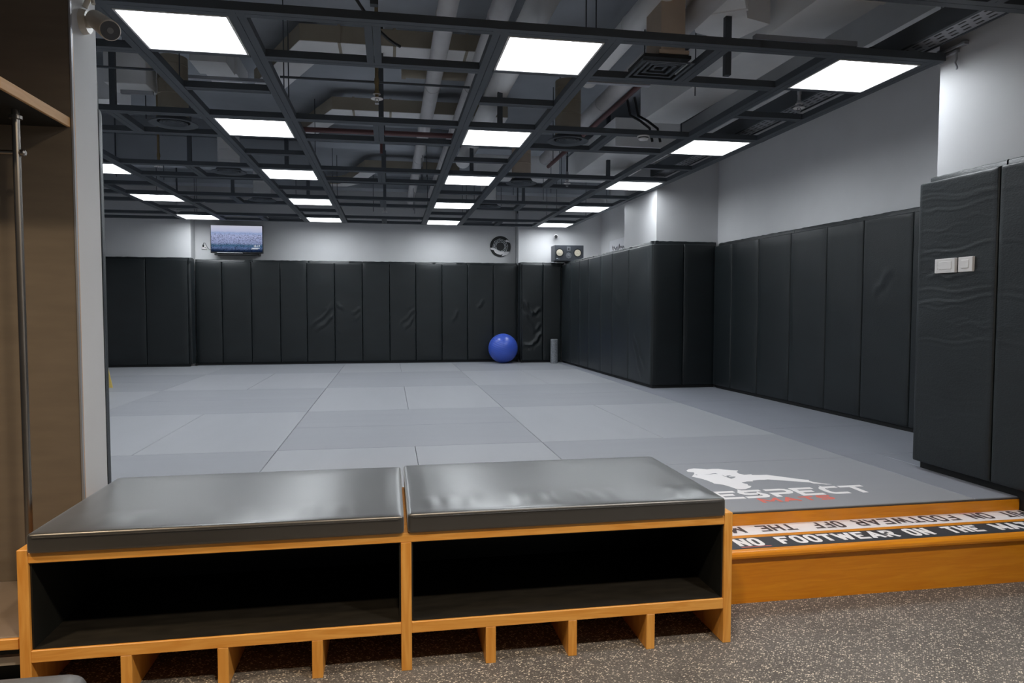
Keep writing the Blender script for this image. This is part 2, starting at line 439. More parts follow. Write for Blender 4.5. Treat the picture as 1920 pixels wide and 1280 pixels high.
def vinyl_pad(parent, a, b, nrm, z0, z1, t=.05, r=.014, nu=8, nv=20, folds=(), puff=.004, seed=0, name='wall_pad'):
    """one upholstered panel: pillowed front with rounded edges and real folds"""
    a = Vector(a); b = Vector(b); nrm = Vector(nrm); W = (b-a).length; H = z1-z0; d = (b-a)/W
    def coords(L, n):
        inner = [r+(L-2*r)*i/n for i in range(n+1)]
        return [0, .12*r, .45*r]+inner+[L-.45*r, L-.12*r, L]
    us, vs = coords(W, nu), coords(H, nv)
    bm = bmesh.new(); G = []
    rnd = random.Random(seed); p1, p2, p3 = rnd.random()*6, rnd.random()*6, rnd.random()*6
    def prof(x, L):
        m = min(x, L-x)
        return r-math.sqrt(max(0, r*r-(r-m)**2)) if m < r else 0
    for v in vs:
        row = []
        for u in us:
            dep = t-prof(u, W)-prof(v, H)
            edge = min(1, min(u, W-u, v, H-v)/.03)
            dep += puff*math.sin(PI*u/W)**.5*math.sin(PI*v/H)**.5 if 0 < u < W and 0 < v < H else 0
            dep += edge*.0016*(math.sin(7*v+p1+3*u)+math.sin(4.3*v+p2-5*u)+.6*math.sin(13*v+9*u+p3))
            for f in folds: dep += edge*fold(u, v, f)
            p = a+d*u-nrm*t+nrm*max(.002, dep)
            row.append(bm.verts.new((p.x, p.y, z0+v)))
        G.append(row)
    for i in range(len(vs)-1):
        for j in range(len(us)-1):
            bm.faces.new((G[i][j], G[i][j+1], G[i+1][j+1], G[i+1][j]))
    # back
    q = [a-nrm*(t), b-nrm*(t)]
    c = [bm.verts.new((q[0].x, q[0].y, z0)), bm.verts.new((q[1].x, q[1].y, z0)), bm.verts.new((q[1].x, q[1].y, z1)), bm.verts.new((q[0].x, q[0].y, z1))]
    bm.faces.new(c[::-1])
    bot = G[0]; top = G[-1]; lef = [g[0] for g in G]; rig = [g[-1] for g in G]
    bm.faces.new([c[0], c[1]]+bot[::-1]); bm.faces.new([c[3], c[2]]+top[::-1])
    bm.faces.new([c[0], c[3]]+lef[::-1]); bm.faces.new([c[1], c[2]]+rig[::-1])
    return obj(name, bm, M['pad'], parent, smooth=50)

def ledge(parent, a, b, nrm, z0, z1, t=.045, seed=0):
    """the vinyl-wrapped batten behind the tops of the pads"""
    a = Vector(a); b = Vector(b); nrm = Vector(nrm); L = (b-a).length; d = (b-a)/L
    n = max(4, int(L/.05)); bm = bmesh.new(); rnd = random.Random(seed); rows = []
    for i in range(n+1):
        p = a+d*(L*i/n); k = rnd.uniform(-.003, .003)
        q0, q1 = p-nrm*(.002), p-nrm*(t+.0)
        f = p+nrm*0
        rows.append([bm.verts.new((q1.x, q1.y, z0)), bm.verts.new((f.x+nrm.x*k*.5, f.y+nrm.y*k*.5, z0)), bm.verts.new((f.x+nrm.x*k, f.y+nrm.y*k, z1-.008+k)), bm.verts.new((f.x-nrm.x*.008, f.y-nrm.y*.008, z1+k)), bm.verts.new((q1.x, q1.y, z1+k*.5))])
    for r0, r1 in zip(rows, rows[1:]):
        for k in range(5): bm.faces.new((r0[k], r1[k], r1[(k+1) % 5], r0[(k+1) % 5]))
    bm.faces.new(rows[0]); bm.faces.new(rows[-1][::-1])
    return obj('pad_ledge', bm, M['pad'], parent, smooth=50)

def pad_run(parent, stops, line, nrm, z0, z1, folds={}, seed=0, gap=.003, hi=()):
    """pads between successive stops (parameters along a plan line)"""
    nrm = Vector(nrm)
    for i, (s, e) in enumerate(zip(stops, stops[1:])):
        a, b = Vector(line(s)), Vector(line(e)); d = (b-a).normalized()*gap
        f = folds.get(i, ())
        vinyl_pad(parent, a+d, b-d, nrm, z0, z1, folds=[q[:5]+(q[5]*FK,) for q in f], nu=22 if f else 7, nv=56 if f else 16, seed=seed*31+i)

PB, PT = -1.0, .815        # pad bottom and top
def base_board(parent, a, b, nrm, t0=-.09, t1=-.03):
    return obj('base_board', wallprism(bmesh.new(), a, b, nrm, t0, t1, MT, PB+.02), M['pad_base'], parent)

# back wall: twelve pads
bs = [-3.44, -2.989, -2.483, -1.979, -1.506, -1.008, -.503, -.001, .488, .983, 1.474, 1.972, 2.455]
PTb = .832
FK = 1.7
bf = {4: [(.10, .68, .47, 1.02, .022, .013), (.20, .60, .48, .86, .02, .012), (.30, .95, .47, 1.08, .02, .008)],
      5: [(.02, 1.08, .14, .98, .02, .009), (.33, .90, .47, .99, .018, .009), (.38, .78, .48, .88, .018, .008), (.02, .62, .10, .52, .02, .006)],
      7: [(.30, .62, .47, .84, .02, .012), (.22, .72, .48, .98, .02, .008), (.32, .98, .47, 1.08, .02, .006)],
      9: [(.20, .75, .30, .95, .03, .006)], 10: [(.2, 1.0, .3, 1.15, .03, .006)]}
pad_run(w_back, bs, lambda s: (s, 13.30), (0, -1), PB, PTb, bf, 1)
for i in range(6):
    ledge(w_back, (-3.44+i*.98, 13.345), (-3.44+(i+1)*.98-.006, 13.345), (0, -1), PTb-.05, PTb+.04, t=.193, seed=i)
base_board(w_back, (-3.45, 13.30), (2.46, 13.30), (0, -1))
# left projection of the back wall
pad_run(w_back_left, [-5.3, -4.83, -4.19, -3.50], lambda s: (s, 13.05), (0, -1), PB, .842, {}, 2)
ledge(w_back_left, (-5.3, 13.095), (-4.2, 13.095), (0, -1), .80, .885, t=.163, seed=11)
ledge(w_back_left, (-4.194, 13.095), (-3.455, 13.095), (0, -1), .80, .885, t=.163, seed=12)
vinyl_pad(w_back_left, (-3.445, 13.07), (-3.445, 13.29), (1, 0), PB, .835, seed=77)
ledge(w_back_left, (-3.46, 13.05), (-3.46, 13.34), (1, 0), .80, .88, t=.03, seed=13)
base_board(w_back_left, (-5.3, 13.05), (-3.49, 13.05), (0, -1))
# right corner column of the back wall
cf = {0: [(.04, 1.12, .20, .88, .03, .016), (.18, .88, .36, .98, .028, .014), (.03, .90, .2, .62, .04, .008), (.05, .30, .22, .30, .026, .018), (.2, .30, .38, .52, .028, .018), (.22, .55, .38, .70, .03, .008)],
      1: [(.02, .06, .16, .08, .012, .010)]}
pad_run(w_back_right, [2.475, 2.888, 3.25], lambda s: (s, 13.0), (0, -1), PB, .835, cf, 3)
ledge(w_back_right, (2.455, 13.045), (2.885, 13.045), (0, -1), .79, .875, t=.233, seed=21)
ledge(w_back_right, (2.892, 13.045), (3.33, 13.045), (0, -1), .79, .875, t=.233, seed=22)
vinyl_pad(w_back_right, (2.455, 13.295), (2.455, 13.045), (-1, 0), PB, .835, t=.03, seed=5)
base_board(w_back_right, (2.47, 13.0), (3.25, 13.0), (0, -1))
# column and partition, facing into the room
cl = lambda y: tuple(ca+cd*((y-ca.y)/cd.y))
seams = [8.545, 9.383, 10.068, 10.626, 11.277, 11.80, 12.372, 12.985]
pf = {0: [(.25, .25, .55, .62, .03, .010), (.35, .1, .6, .5, .025, .007), (.02, .30, .10, 1.6, .02, .006)], 1: [(.35, 1.0, .6, 1.25, .03, .006)]}
pad_run(w_part, seams, cl, cn, PB, .832, pf, 4)
for i, (s, e) in enumerate(((8.55, 9.75), (9.757, 11.26), (11.267, 13.0))):
    ledge(w_part, Vector(cl(s))-cn*.046, Vector(cl(e))-cn*.046, cn, .78, .872, seed=30+i)
base_board(w_part, cl(8.56), cl(12.98), cn)
# face of the column
pad_run(w_col, [3.345, 3.768, 4.215], lambda s: (s, 8.54), (0, -1), PB, .832, {}, 5)
ledge(w_col, (3.345, 8.585), (4.24, 8.585), (0, -1), .78, .872, seed=35)
base_board(w_col, (3.36, 8.54), (4.22, 8.54), (0, -1))
# recess
rl = lambda y: tuple(ra+rd*((y-ra.y)/rd.y))
pad_run(w_rec, [8.535, 8.084, 7.485, 6.86, 6.261, 5.743, 5.152, 4.6, 4.04], rl, rn, PB, .808, {5: [(.18, 1.15, .34, 1.32, .03, .006)]}, 6)
for i, (s, e) in enumerate(((8.5, 6.87), (6.864, 5.76), (5.754, 5.0), (4.994, 4.05))):
    ledge(w_rec, Vector(rl(s))-rn*.046, Vector(rl(e))-rn*.046, rn, .77, .85, seed=40+i)
base_board(w_rec, rl(8.48), rl(4.05), rn)
# near wall: the big creased pads
rnd = random.Random(5)
nf = []
for k in range(34):
    v = 1.78-.05*k+rnd.uniform(-.02, .02)
    if v < .12: break
    full = rnd.random() < .35
    u0 = 0 if full or rnd.random() < .5 else rnd.uniform(.1, .4)
    ln = .6 if full else rnd.uniform(.18, .45)
    amp = rnd.uniform(.0012, .0030) * (1.0 if v > .75 else .5)
    nf.append((u0, v+rnd.uniform(-.01, .01), min(.6, u0+ln), v+rnd.uniform(-.03, .03), rnd.uniform(.005, .008), amp))
nf += [(0, 1.70, .6, 1.66, .007, .003), (0, 1.33, .6, 1.37, .007, .004), (.03, 1.02, .59, 1.06, .007, .0035), (.22, 1.30, .3, 1.24, .01, .005), (.12, 1.20, .35, 1.18, .012, .006)]
# u runs from the camera side to the far end on this wall
nfr = [(.6-f[0], f[1], .6-f[2], f[3], f[4], f[5]) for f in nf]
vinyl_pad(w_near, (3.37, 3.399), (3.37, 3.995), (-1, 0), -.989, .80, folds=nfr, nu=30, nv=190, seed=91, r=.012)
nf2 = [(f[0], f[1]-.02, f[2], f[3]-.01, f[4], f[5]*.7) for f in nf if rnd.random() < .6]
vinyl_pad(w_near, (3.37, 2.79), (3.37, 3.392), (-1, 0), -.989, .80, folds=nf2, nu=24, nv=150, seed=92, r=.012)
vinyl_pad(w_near, (3.37, 2.185), (3.37, 2.785), (-1, 0), FL+.36, .80, seed=93)
ledge(w_near, (3.421, 3.962), (3.421, 3.402), (-1, 0), .74, .838, seed=50)
ledge(w_near, (3.421, 3.394), (3.421, 2.24), (-1, 0), .74, .838, seed=51)
obj('base_board', B(3.425, 3.465, 2.3, 3.985, FL, -.95), M['pad_base'], w_near)
vinyl_pad(w_near, (3.53, 4.012), (4.22, 4.012), (0, 1), PB, .81, seed=94)
# pad on the back of the left wall end
vinyl_pad(w_left, (-1.93, 3.452), (-1.268, 3.452), (0, 1), PB, .88, t=.055, r=.022, nu=10, nv=30, seed=95)
vinyl_pad(w_left, (-2.6, 3.452), (-1.937, 3.452), (0, 1), PB, .88, t=.055, r=.022, seed=96)
ledge(w_left, (-2.6, 3.412), (-1.272, 3.412), (0, 1), .84, 1.0, t=.016, seed=52)

# ------------------------------------------------------------------ mats: each one a part of the platform
def mat_tile(x0, x1, y0, y1, m, label=None):
    g = .0016
    x0 += g; x1 -= g; y0 += g; y1 -= g; c = .003
    bm = bmesh.new()
    lo = [(x0, y0), (x1, y0), (x1, y1), (x0, y1)]; hi = [(x0+c, y0+c), (x1-c, y0+c), (x1-c, y1-c), (x0+c, y1-c)]
    rings = [[bm.verts.new((x, y, z)) for x, y in q] for q, z in ((lo, MT-.04), (lo, MT-c), (hi, MT))]
    bm.faces.new(rings[0][::-1]); bm.faces.new(rings[2])
    for a, b in zip(rings, rings[1:]):
        for k in range(4): bm.faces.new((a[k], a[(k+1) % 4], b[(k+1) % 4], b[k]))
    return obj('floor_mat', bm, m, platform, label=label)
XB = [-4.82, -2.82, -.82, 1.16, 3.15]; YB = [3.262, 5.24, 7.18, 9.28, 11.44, 13.20]
printed = None
for i in range(4):
    for j in range(5):
        x0, x1, y0, y1 = XB[i], XB[i+1], YB[j], YB[j+1]
        if j == 0 and i < 2: y0 = 3.40
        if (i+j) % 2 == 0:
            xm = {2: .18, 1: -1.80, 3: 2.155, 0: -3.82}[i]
            mat_tile(x0, xm, y0, y1, M['mat_sheen_light']); mat_tile(xm, x1, y0, y1, M['mat_sheen_light'])
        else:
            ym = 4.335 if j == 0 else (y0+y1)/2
            t = mat_tile(x0, x1, y0, ym, M['mat_sheen_dark'], 'grey mat printed with a white fighter figure and lettering' if (i, j) == (3, 0) else None)
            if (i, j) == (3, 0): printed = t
            mat_tile(x0, x1, ym, y1, M['mat_sheen_dark'])
for y0, y1 in ((3.262, 4.40), (4.40, 5.51), (5.51, 7.27), (7.27, 8.6)):
    mat_tile(3.15, 3.44 if y1 < 4.5 and y0 < 4 else 4.45, max(y0, 4.05) if False else y0, y1, M['mat_side'])
mat_tile(3.44, 4.45, 4.0, 4.40, M['mat_side'])
mat_tile(3.15, 3.40, 8.6, 10.6, M['mat_side']); mat_tile(3.15, 3.40, 10.6, 13.05, M['mat_side'])
for j in range(5): mat_tile(-5.3, -4.82, YB[j] if j else 3.42, YB[j+1], M['mat_side'])
mat_tile(-3.4, 3.3, 13.20, 13.33, M['mat_side'])

# print on the mat: figure, RESPECT, MATS
FIG = [(1.866, 4.147), (1.894, 4.182), (1.942, 4.202), (1.983, 4.182), (2.015, 4.161), (2.052, 4.167), (2.093, 4.163), (2.125, 4.134), (2.167, 4.112), (2.198, 4.099), (2.185, 4.08), (2.169, 4.065), (2.160, 4.02), (2.178, 3.983), (2.232, 3.990), (2.22, 3.972), (2.268, 3.963), (2.316, 3.961), (2.362, 3.918), (2.416, 3.866), (2.454, 3.827), (2.499, 3.798), (2.49, 3.779), (2.500, 3.744), (2.516, 3.725), (2.538, 3.704), (2.575, 3.677), (2.535, 3.678), (2.518, 3.700), (2.478, 3.712), (2.470, 3.738), (2.439, 3.756), (2.373, 3.792), (2.29, 3.836), (2.261, 3.850), (2.232, 3.846), (2.205, 3.851), (2.153, 3.839), (2.148, 3.822), (2.111, 3.826), (2.063, 3.804), (2.070, 3.786), (2.081, 3.768), (2.070, 3.737), (2.081, 3.72), (2.055, 3.688), (2.012, 3.664), (1.984, 3.663), (1.961, 3.679), (1.948, 3.732), (1.934, 3.773), (1.91, 3.797), (1.892, 3.809), (1.892, 3.834), (1.884, 3.889), (1.869, 3.933), (1.847, 3.972), (1.833, 3.996), (1.868, 4.041), (1.888, 4.077), (1.894, 4.100), (1.862, 4.117)]
PZ = MT+.0008
bm = bmesh.new(); flatpoly(bm, FIG, lambda x, y: (x, y, PZ))
obj('fighter_print', bm, M['print_white'], printed, label='white brush silhouette of a crouching fighter')
bm = bmesh.new()
flatpoly(bm, [(2.036, 4.004), (2.034, 3.972), (2.040, 3.935), (2.047, 3.900), (2.075, 3.918), (2.098, 3.940), (2.094, 3.950), (2.060, 3.952), (2.064, 3.966), (2.088, 3.974), (2.080, 3.984), (2.055, 3.980), (2.048, 3.955), (2.042, 3.972)], lambda x, y: (x, y, PZ+.0006))
flatpoly(bm, [(1.93, 4.035), (1.97, 4.028), (2.0, 4.036), (2.025, 4.03), (2.018, 4.05), (1.998, 4.048), (1.97, 4.036)], lambda x, y: (x, y, PZ+.0006))
flatpoly(bm, [(1.872, 4.07), (1.888, 4.03), (1.878, 4.02), (1.880, 4.045)], lambda x, y: (x, y, PZ+.0006))
obj('print_detail', bm, M['mat_sheen_dark'], printed)

def stroke(bm, pts, w, to3, closed=False):
    """flat ribbon of width w along a 2-D polyline with mitred corners"""
    P = [Vector(p) for p in pts]; n = len(P); L = []; R = []
    for i in range(n):
        d0 = (P[i]-P[i-1]).normalized() if (i or closed) else None
        d1 = (P[(i+1) % n]-P[i]).normalized() if (i < n-1 or closed) else None
        d0 = d0 or d1; d1 = d1 or d0
        d = (d0+d1); d = d.normalized() if d.length > 1e-6 else d0
        k = 1/max(.4, d.dot(d0)); nn = Vector((-d.y, d.x))*w/2*k
        L.append(bm.verts.new(to3(*(P[i]+nn)))); R.append(bm.verts.new(to3(*(P[i]-nn))))
    for i in range(n if closed else n-1):
        j = (i+1) % n
        bm.faces.new((R[i], R[j], L[j], L[i]))
def rc(cx, cy, r, a0, a1, n=5): return [(cx+r*math.cos(math.radians(a0+(a1-a0)*i/n)), cy+r*math.sin(math.radians(a0+(a1-a0)*i/n))) for i in range(n+1)]
# glyphs in a 1.0 x 1.1 cell, bar weight .24
GL = {
 'E': [[(1, 1), (0, 1), (0, 0), (1, 0)], [(0, .5), (.86, .5)]],
 'S': [[(1, 1), (.25, 1)]+rc(.25, .75, .25, 90, 270)+[(.75, .5)]+rc(.75, .25, .25, 90, -90)+[(.25, 0), (0, 0)]],
 'P': [[(0, 1), (.7, 1)]+rc(.72, .7, .30, 90, -90)+[(0, .4), (0, 0)]],
 'R': [[(0, 1), (.7, 1)]+rc(.72, .7, .30, 90, -90)+[(0, .4), (0, 0)], [(.45, .4), (1, 0)]],
 'C': [[(1, 1), (.35, 1)]+rc(.35, .65, .35, 90, 180)+rc(.35, .35, .35, 180, 270)+[(1, 0)]],
 'T': [[(0, 1), (1, 1)], [(.5, 1), (.5, 0)]]}
BL = {
 'N': [[(0, 0), (0, 1)], [(0, 1), (1, 0)], [(1, 0), (1, 1)]],
 'O': [rc(.35, .72, .35, 90, 180)+rc(.35, .28, .35, 180, 270)+rc(.65, .28, .35, 270, 360)+rc(.65, .72, .35, 0, 90)+[(.35, 1.07)]],
 'F': [[(1, 1), (0, 1), (0, 0)], [(0, .5), (.8, .5)]],
 'E': [[(1, 1), (0, 1), (0, 0), (1, 0)], [(0, .5), (.8, .5)]],
 'T': [[(0, 1), (1, 1)], [(.5, 1), (.5, 0)]],
 'W': [[(0, 1), (.25, 0)], [(.25, 0), (.5, .95)], [(.5, .95), (.75, 0)], [(.75, 0), (1, 1)]],
 'M': [[(0, 0), (0, 1)], [(0, 1), (.5, .15)], [(.5, .15), (1, 1)], [(1, 1), (1, 0)]],
 'A': [[(0, 0), (.5, 1)], [(.5, 1), (1, 0)], [(.2, .27), (.8, .27)]],
 'R': [[(0, 0), (0, 1), (.7, 1)]+rc(.72, .74, .26, 90, -90)+[(0, .48)], [(.5, .48), (1, 0)]],
 'H': [[(0, 0), (0, 1)], [(1, 0), (1, 1)], [(0, .5), (1, .5)]],
 'P': [[(0, 0), (0, 1), (.7, 1)]+rc(.72, .72, .28, 90, -90)+[(0, .44)]],
 'U': [[(0, 1), (0, .3)]+rc(.35, .3, .35, 180, 270)+rc(.65, .3, .35, 270, 360)+[(1, 1)]],
 'S': GL['S']}
ZJ = [0]
def glyph(bm, table, ch, x0, x1, y0, y1, z, w, flip=None):
    """strokes of weight w inside the box; ends reach the box edges"""
    def to3(x, y):
        if flip: x, y = flip[0]-x, flip[1]-y
        return (x, y, zl)
    a, b, c, d = x0+w/2, x1-w/2, y0+w/2, y1-w/2
    for li, pl in enumerate(table[ch]):
        zl = z+.00018*li
        q = [(a+(b-a)*px_, c+(d-c)*py_) for px_, py_ in pl]
        # square line ends out to the edge of the box
        for e, n in ((0, 1), (-1, -2)):
            v = (Vector(q[e])-Vector(q[n])).normalized()*w/2
            if pl[e][0] in (0, 1) or pl[e][1] in (0, 1): q[e] = (q[e][0]+v.x*.9, q[e][1]+v.y*.9)
        stroke(bm, q, w, to3)
def word(bm, text, x0, x1, y0, y1, z, w, flip=False, table=None):
    wide = {'W': 1.45, 'M': 1.3, 'A': 1.12}
    tot = sum(wide.get(c, 1) for c in text)+.16*(len(text)-1); u = (x1-x0)/tot; x = x0
    fl = (x0+x1, y0+y1) if flip else None
    for c in text:
        cw = u*wide.get(c, 1)
        glyph(bm, table or BL, c, x, x+cw, y0, y1, z, w, fl); x += cw+.16*u
    return bm
for ch, x0, x1 in (('R', 1.60, 1.755), ('E', 1.776, 1.920), ('S', 1.928, 2.080), ('P', 2.102, 2.252), ('E', 2.262, 2.405), ('C', 2.432, 2.562), ('T', 2.572, 2.728)):
    bm = bmesh.new(); glyph(bm, GL, ch, x0, x1, 3.480, 3.640, PZ, .036)
    obj('letter', bm, M['print_white'], printed)

# block lettering from the built-in font, as flat meshes fitted to a box
def word_bm(word, x0, x1, y0, y1, z, flip=False, bold=.035, to3=None, w=1):
    cu = bpy.data.curves.new('tmp', 'FONT'); cu.body = word; cu.offset = bold; cu.resolution_u = 3; cu.space_character = 1.12
    o = bpy.data.objects.new('tmp', cu); COL.objects.link(o)
    dg = bpy.context.evaluated_depsgraph_get(); dg.update()
    me = bpy.data.meshes.new_from_object(o.evaluated_get(dg))
    bpy.data.objects.remove(o); bpy.data.curves.remove(cu)
    bm = bmesh.new(); bm.from_mesh(me); bpy.data.meshes.remove(me)
    xs = [v.co.x for v in bm.verts]; ys = [v.co.y for v in bm.verts]
    a, b, c, d = min(xs), max(xs), min(ys), max(ys)
    for v in bm.verts:
        s, t = (v.co.x-a)/(b-a), (v.co.y-c)/(d-c)
        if flip: s, t = 1-s, 1-t
        v.co = to3(x0+(x1-x0)*s, y0+(y1-y0)*t) if to3 else (x0+(x1-x0)*s, y0+(y1-y0)*t, z)
    return bm
obj('lettering', word(bmesh.new(), 'MATS', 1.968, 2.402, 3.385, 3.466, PZ, .020), M['print_red'], printed, label='red lettering MATS')

# ------------------------------------------------------------------ wooden step
TR = -1.11
step = thing('wooden_step', 'orange wooden step with two lettered strips below the grey mats', 'step', (2.4, 3.08, FL))
bm = bmesh.new()
prof = [(3.27, TR), (2.905, TR), (2.895, TR-.003), (2.887, TR-.010), (2.884, TR-.02), (2.887, TR-.030), (2.895, TR-.037), (2.905, TR-.04), (3.27, TR-.04)]
A = [bm.verts.new((1.372, y, z)) for y, z in prof]; Bv = [bm.verts.new((3.415, y, z)) for y, z in prof]
bm.faces.new(A); bm.faces.new(Bv[::-1])
for i in range(len(prof)): bm.faces.new((A[i], Bv[i], Bv[(i+1) % len(prof)], A[(i+1) % len(prof)]))
obj('tread', bm, M['wood_step'], step, smooth=30)
obj('riser', B(1.372, 3.415, 2.912, 2.93, FL, TR-.04), M['wood_step'], step)
obj('upper_riser', B(1.372, 3.42, 3.246, 3.2605, TR, MT-.009), M['wood_step'], step, bev=.002)
obj('edge_gap', B(1.372, 3.42, 3.2485, 3.2605, MT-.009, MT-.003), M['rubber_trim'], step, label='dark gap under the mat edge')
ws = obj('warning_strip', B(1.42, 3.412, 3.105, 3.2455, TR, TR+.001), M['strip_white'], step, label='white strip with upside-down dark lettering')
bs_ = obj('warning_strip', B(1.42, 3.412, 2.925, 3.068, TR, TR+.001), M['strip_black'], step, label='dark strip with white lettering')
LZ = TR+.0018
for w, x0, x1 in (('NO', 1.604, 1.738), ('FOOTWEAR', 1.822, 2.452), ('ON', 2.515, 2.648), ('THE', 2.738, 2.935), ('MAT', 3.020, 3.235)):
    obj('lettering', word(bmesh.new(), w, x0, x1, 2.956, 3.054, LZ, .0215), M['print_white'], bs_)
obj('underline', B(1.603, 1.755, 2.942, 2.947, TR+.001, TR+.0016), M['print_red'], bs_)
for w, x0, x1 in (('MAT', 1.53, 1.742), ('THE', 1.820, 2.02), ('OFF', 2.118, 2.292), ('FOOTWEAR', 2.362, 2.962), ('ON', 3.040, 3.170), ('PUT', 3.25, 3.40)):
    obj('lettering', word(bmesh.new(), w, x0, x1, 3.136, 3.228, LZ, .0165, True), M['ink_dark'], ws)
obj('underline', B(3.03, 3.17, 3.236, 3.240, TR+.001, TR+.0016), M['print_red'], ws)

# ------------------------------------------------------------------ storage bench and its cushions
bench = thing('storage_bench', 'long oak shoe bench with two open black compartments and short divider legs', 'bench', (.05, 2.9, FL))
F0, F1 = 2.575, 3.25
obj('end_panel', B(-1.255, -1.220, F0, F1, FL, -.824), M['wood_v'], bench, bev=.0015)
obj('end_panel', B(1.326, 1.361, F0, F1, FL, -.824), M['wood_v'], bench, bev=.0015)
obj('centre_panel', B(.034, .073, F0, F1, FL, -.872), M['wood_v'], bench, bev=.0015)
obj('top_board', B(-1.220, 1.326, F0+.001, F1, -.871, -.836), M['wood'], bench, bev=.0015)
obj('shelf_board', B(-1.220, .034, F0+.001, F1, -1.218, -1.176), M['wood'], bench, bev=.0015)
obj('shelf_board', B(.073, 1.326, F0+.001, F1, -1.218, -1.176), M['wood'], bench, bev=.0015)
for x0, x1 in ((-.938, -.901), (-.617, -.580), (-.290, -.251), (.353, .392), (.678, .713), (.999, 1.034)):
    obj('divider_leg', B(x0, x1, F0+.001, 2.93, FL, -1.218), M['wood_v'], bench, bev=.0015)
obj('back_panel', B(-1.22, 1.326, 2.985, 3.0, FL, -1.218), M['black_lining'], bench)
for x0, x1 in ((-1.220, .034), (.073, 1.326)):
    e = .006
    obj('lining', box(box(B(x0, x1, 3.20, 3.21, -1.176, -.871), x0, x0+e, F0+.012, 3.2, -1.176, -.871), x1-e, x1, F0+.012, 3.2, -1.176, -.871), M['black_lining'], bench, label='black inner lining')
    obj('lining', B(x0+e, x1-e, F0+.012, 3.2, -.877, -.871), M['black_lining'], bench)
    obj('shelf_cover', B(x0+e, x1-e, F0+.010, 3.2, -1.176, -1.1735), M['shelf_black'], bench, label='worn black shelf surface')

def soft_box(x0, x1, y0, y1, z0, z1, r, nx, ny, nz, f=None):
    """box of grids with rounded edges, then pushed by f(x, y, z) along z"""
    bm = bmesh.new(); cx, cy, cz = (x0+x1)/2, (y0+y1)/2, (z0+z1)/2; hx, hy, hz = (x1-x0)/2, (y1-y0)/2, (z1-z0)/2
    vm = {}
    def lin(h, n):
        return sorted(set([-h, -h+.15*r, -h+.5*r, h-.5*r, h-.15*r, h]+[-h+r+(2*h-2*r)*i/n for i in range(n+1)]))
    X, Y, Zs = lin(hx, nx), lin(hy, ny), lin(hz, nz)
    def vert(x, y, z):
        k = (round(x, 5), round(y, 5), round(z, 5))
        if k not in vm:
            c = Vector((max(-hx+r, min(hx-r, x)), max(-hy+r, min(hy-r, y)), max(-hz+r, min(hz-r, z))))
            d = Vector((x, y, z))-c
            p = c+d.normalized()*r if d.length > 1e-9 else Vector((x, y, z))
            if f and z > hz-r*1.2: p.z += f(p.x/hx, p.y/hy, p.x+cx, p.y+cy)
            vm[k] = bm.verts.new((p.x+cx, p.y+cy, p.z+cz))
        return vm[k]
    def face(A_, B_, fn):
        for i in range(len(A_)-1):
            for j in range(len(B_)-1):
                bm.faces.new([vert(*fn(A_[i+a], B_[j+b])) for a, b in ((0, 0), (1, 0), (1, 1), (0, 1))])
    for s in (-1, 1):
        face(X, Y, lambda a, b: (a, b, s*hz)); face(X, Zs, lambda a, b: (a, s*hy, b)); face(Y, Zs, lambda a, b: (s*hx, a, b))
    return bm
def cush_f(seed, side):
    r_ = random.Random(seed); W = [(r_.uniform(-.9, .9), r_.uniform(.02, .06), r_.uniform(-.6, .6)) for _ in range(16)]
    def f(u, v, x, y):
        e = max(0, 1-abs(u)**4)*max(0, 1-abs(v)**4)
        h = .012*e+.003*e*math.sin(3.1*x+2*y+seed)
        ed = max(0, 1-((v+.72)/.22)**2)          # little gathers along the front edge
        for cu, w, sl in W:
            d = (u-cu-sl*(v+.8)*.25)/w
            h += .0035*ed*math.exp(-d*d)*(1 if side else .35)
        h += .004*e*math.exp(-((abs(u)-.9)/.06)**2)
        return h
    return f
CZ0, CZ1 = -.8355, -.762
for nm, x0, x1, y0, sd, z1, lb in (('a', -1.2185, .046, 2.560, 1, CZ1-.004, 'dark brown-black vinyl seat cushion on the bench end beside the grey wall'),
                                  ('b', .060, 1.3245, 2.562, 2, CZ1+.002, 'black vinyl seat cushion on the bench end beside the wooden step')):
    t = thing('bench_cushion', lb, 'cushion', ((x0+x1)/2, 2.97, CZ0), 'seat cushions on the shoe bench')
    obj('cover', soft_box(x0, x1, y0, 3.372, CZ0, z1, .013, 84, 34, 3, cush_f(sd, sd-1)), M['cushion'], t, smooth=60)
    pts = [(x0+.006, y0+.001, z1-.012), (x1-.006, y0+.001, z1-.012)]
    obj('seam', tube(bmesh.new(), [(x0+.02, y0-.0005, z1-.013), (x1-.02, y0-.0005, z1-.013)], .0022, 6), M['cushion'], t)

# stool whose corner shows at the bottom edge
st = thing('padded_stool', 'grey padded stool with rounded corners in front of the bench', 'stool', (-1.0, 1.56, FL))
obj('seat', soft_box(-1.30, -.735, 1.28, 1.852, -.99, -.895, .045, 14, 14, 4, lambda u, v, x, y: .006*(1-u**2)*(1-v**2)), M['stool'], st, smooth=60)
for sx in (-1.24, -.79):
    for sy in (1.34, 1.79):
        obj('leg', tube(bmesh.new(), [(sx, sy, FL), (sx, sy, -.985)], .018, 12), M['black'], st, smooth=True)

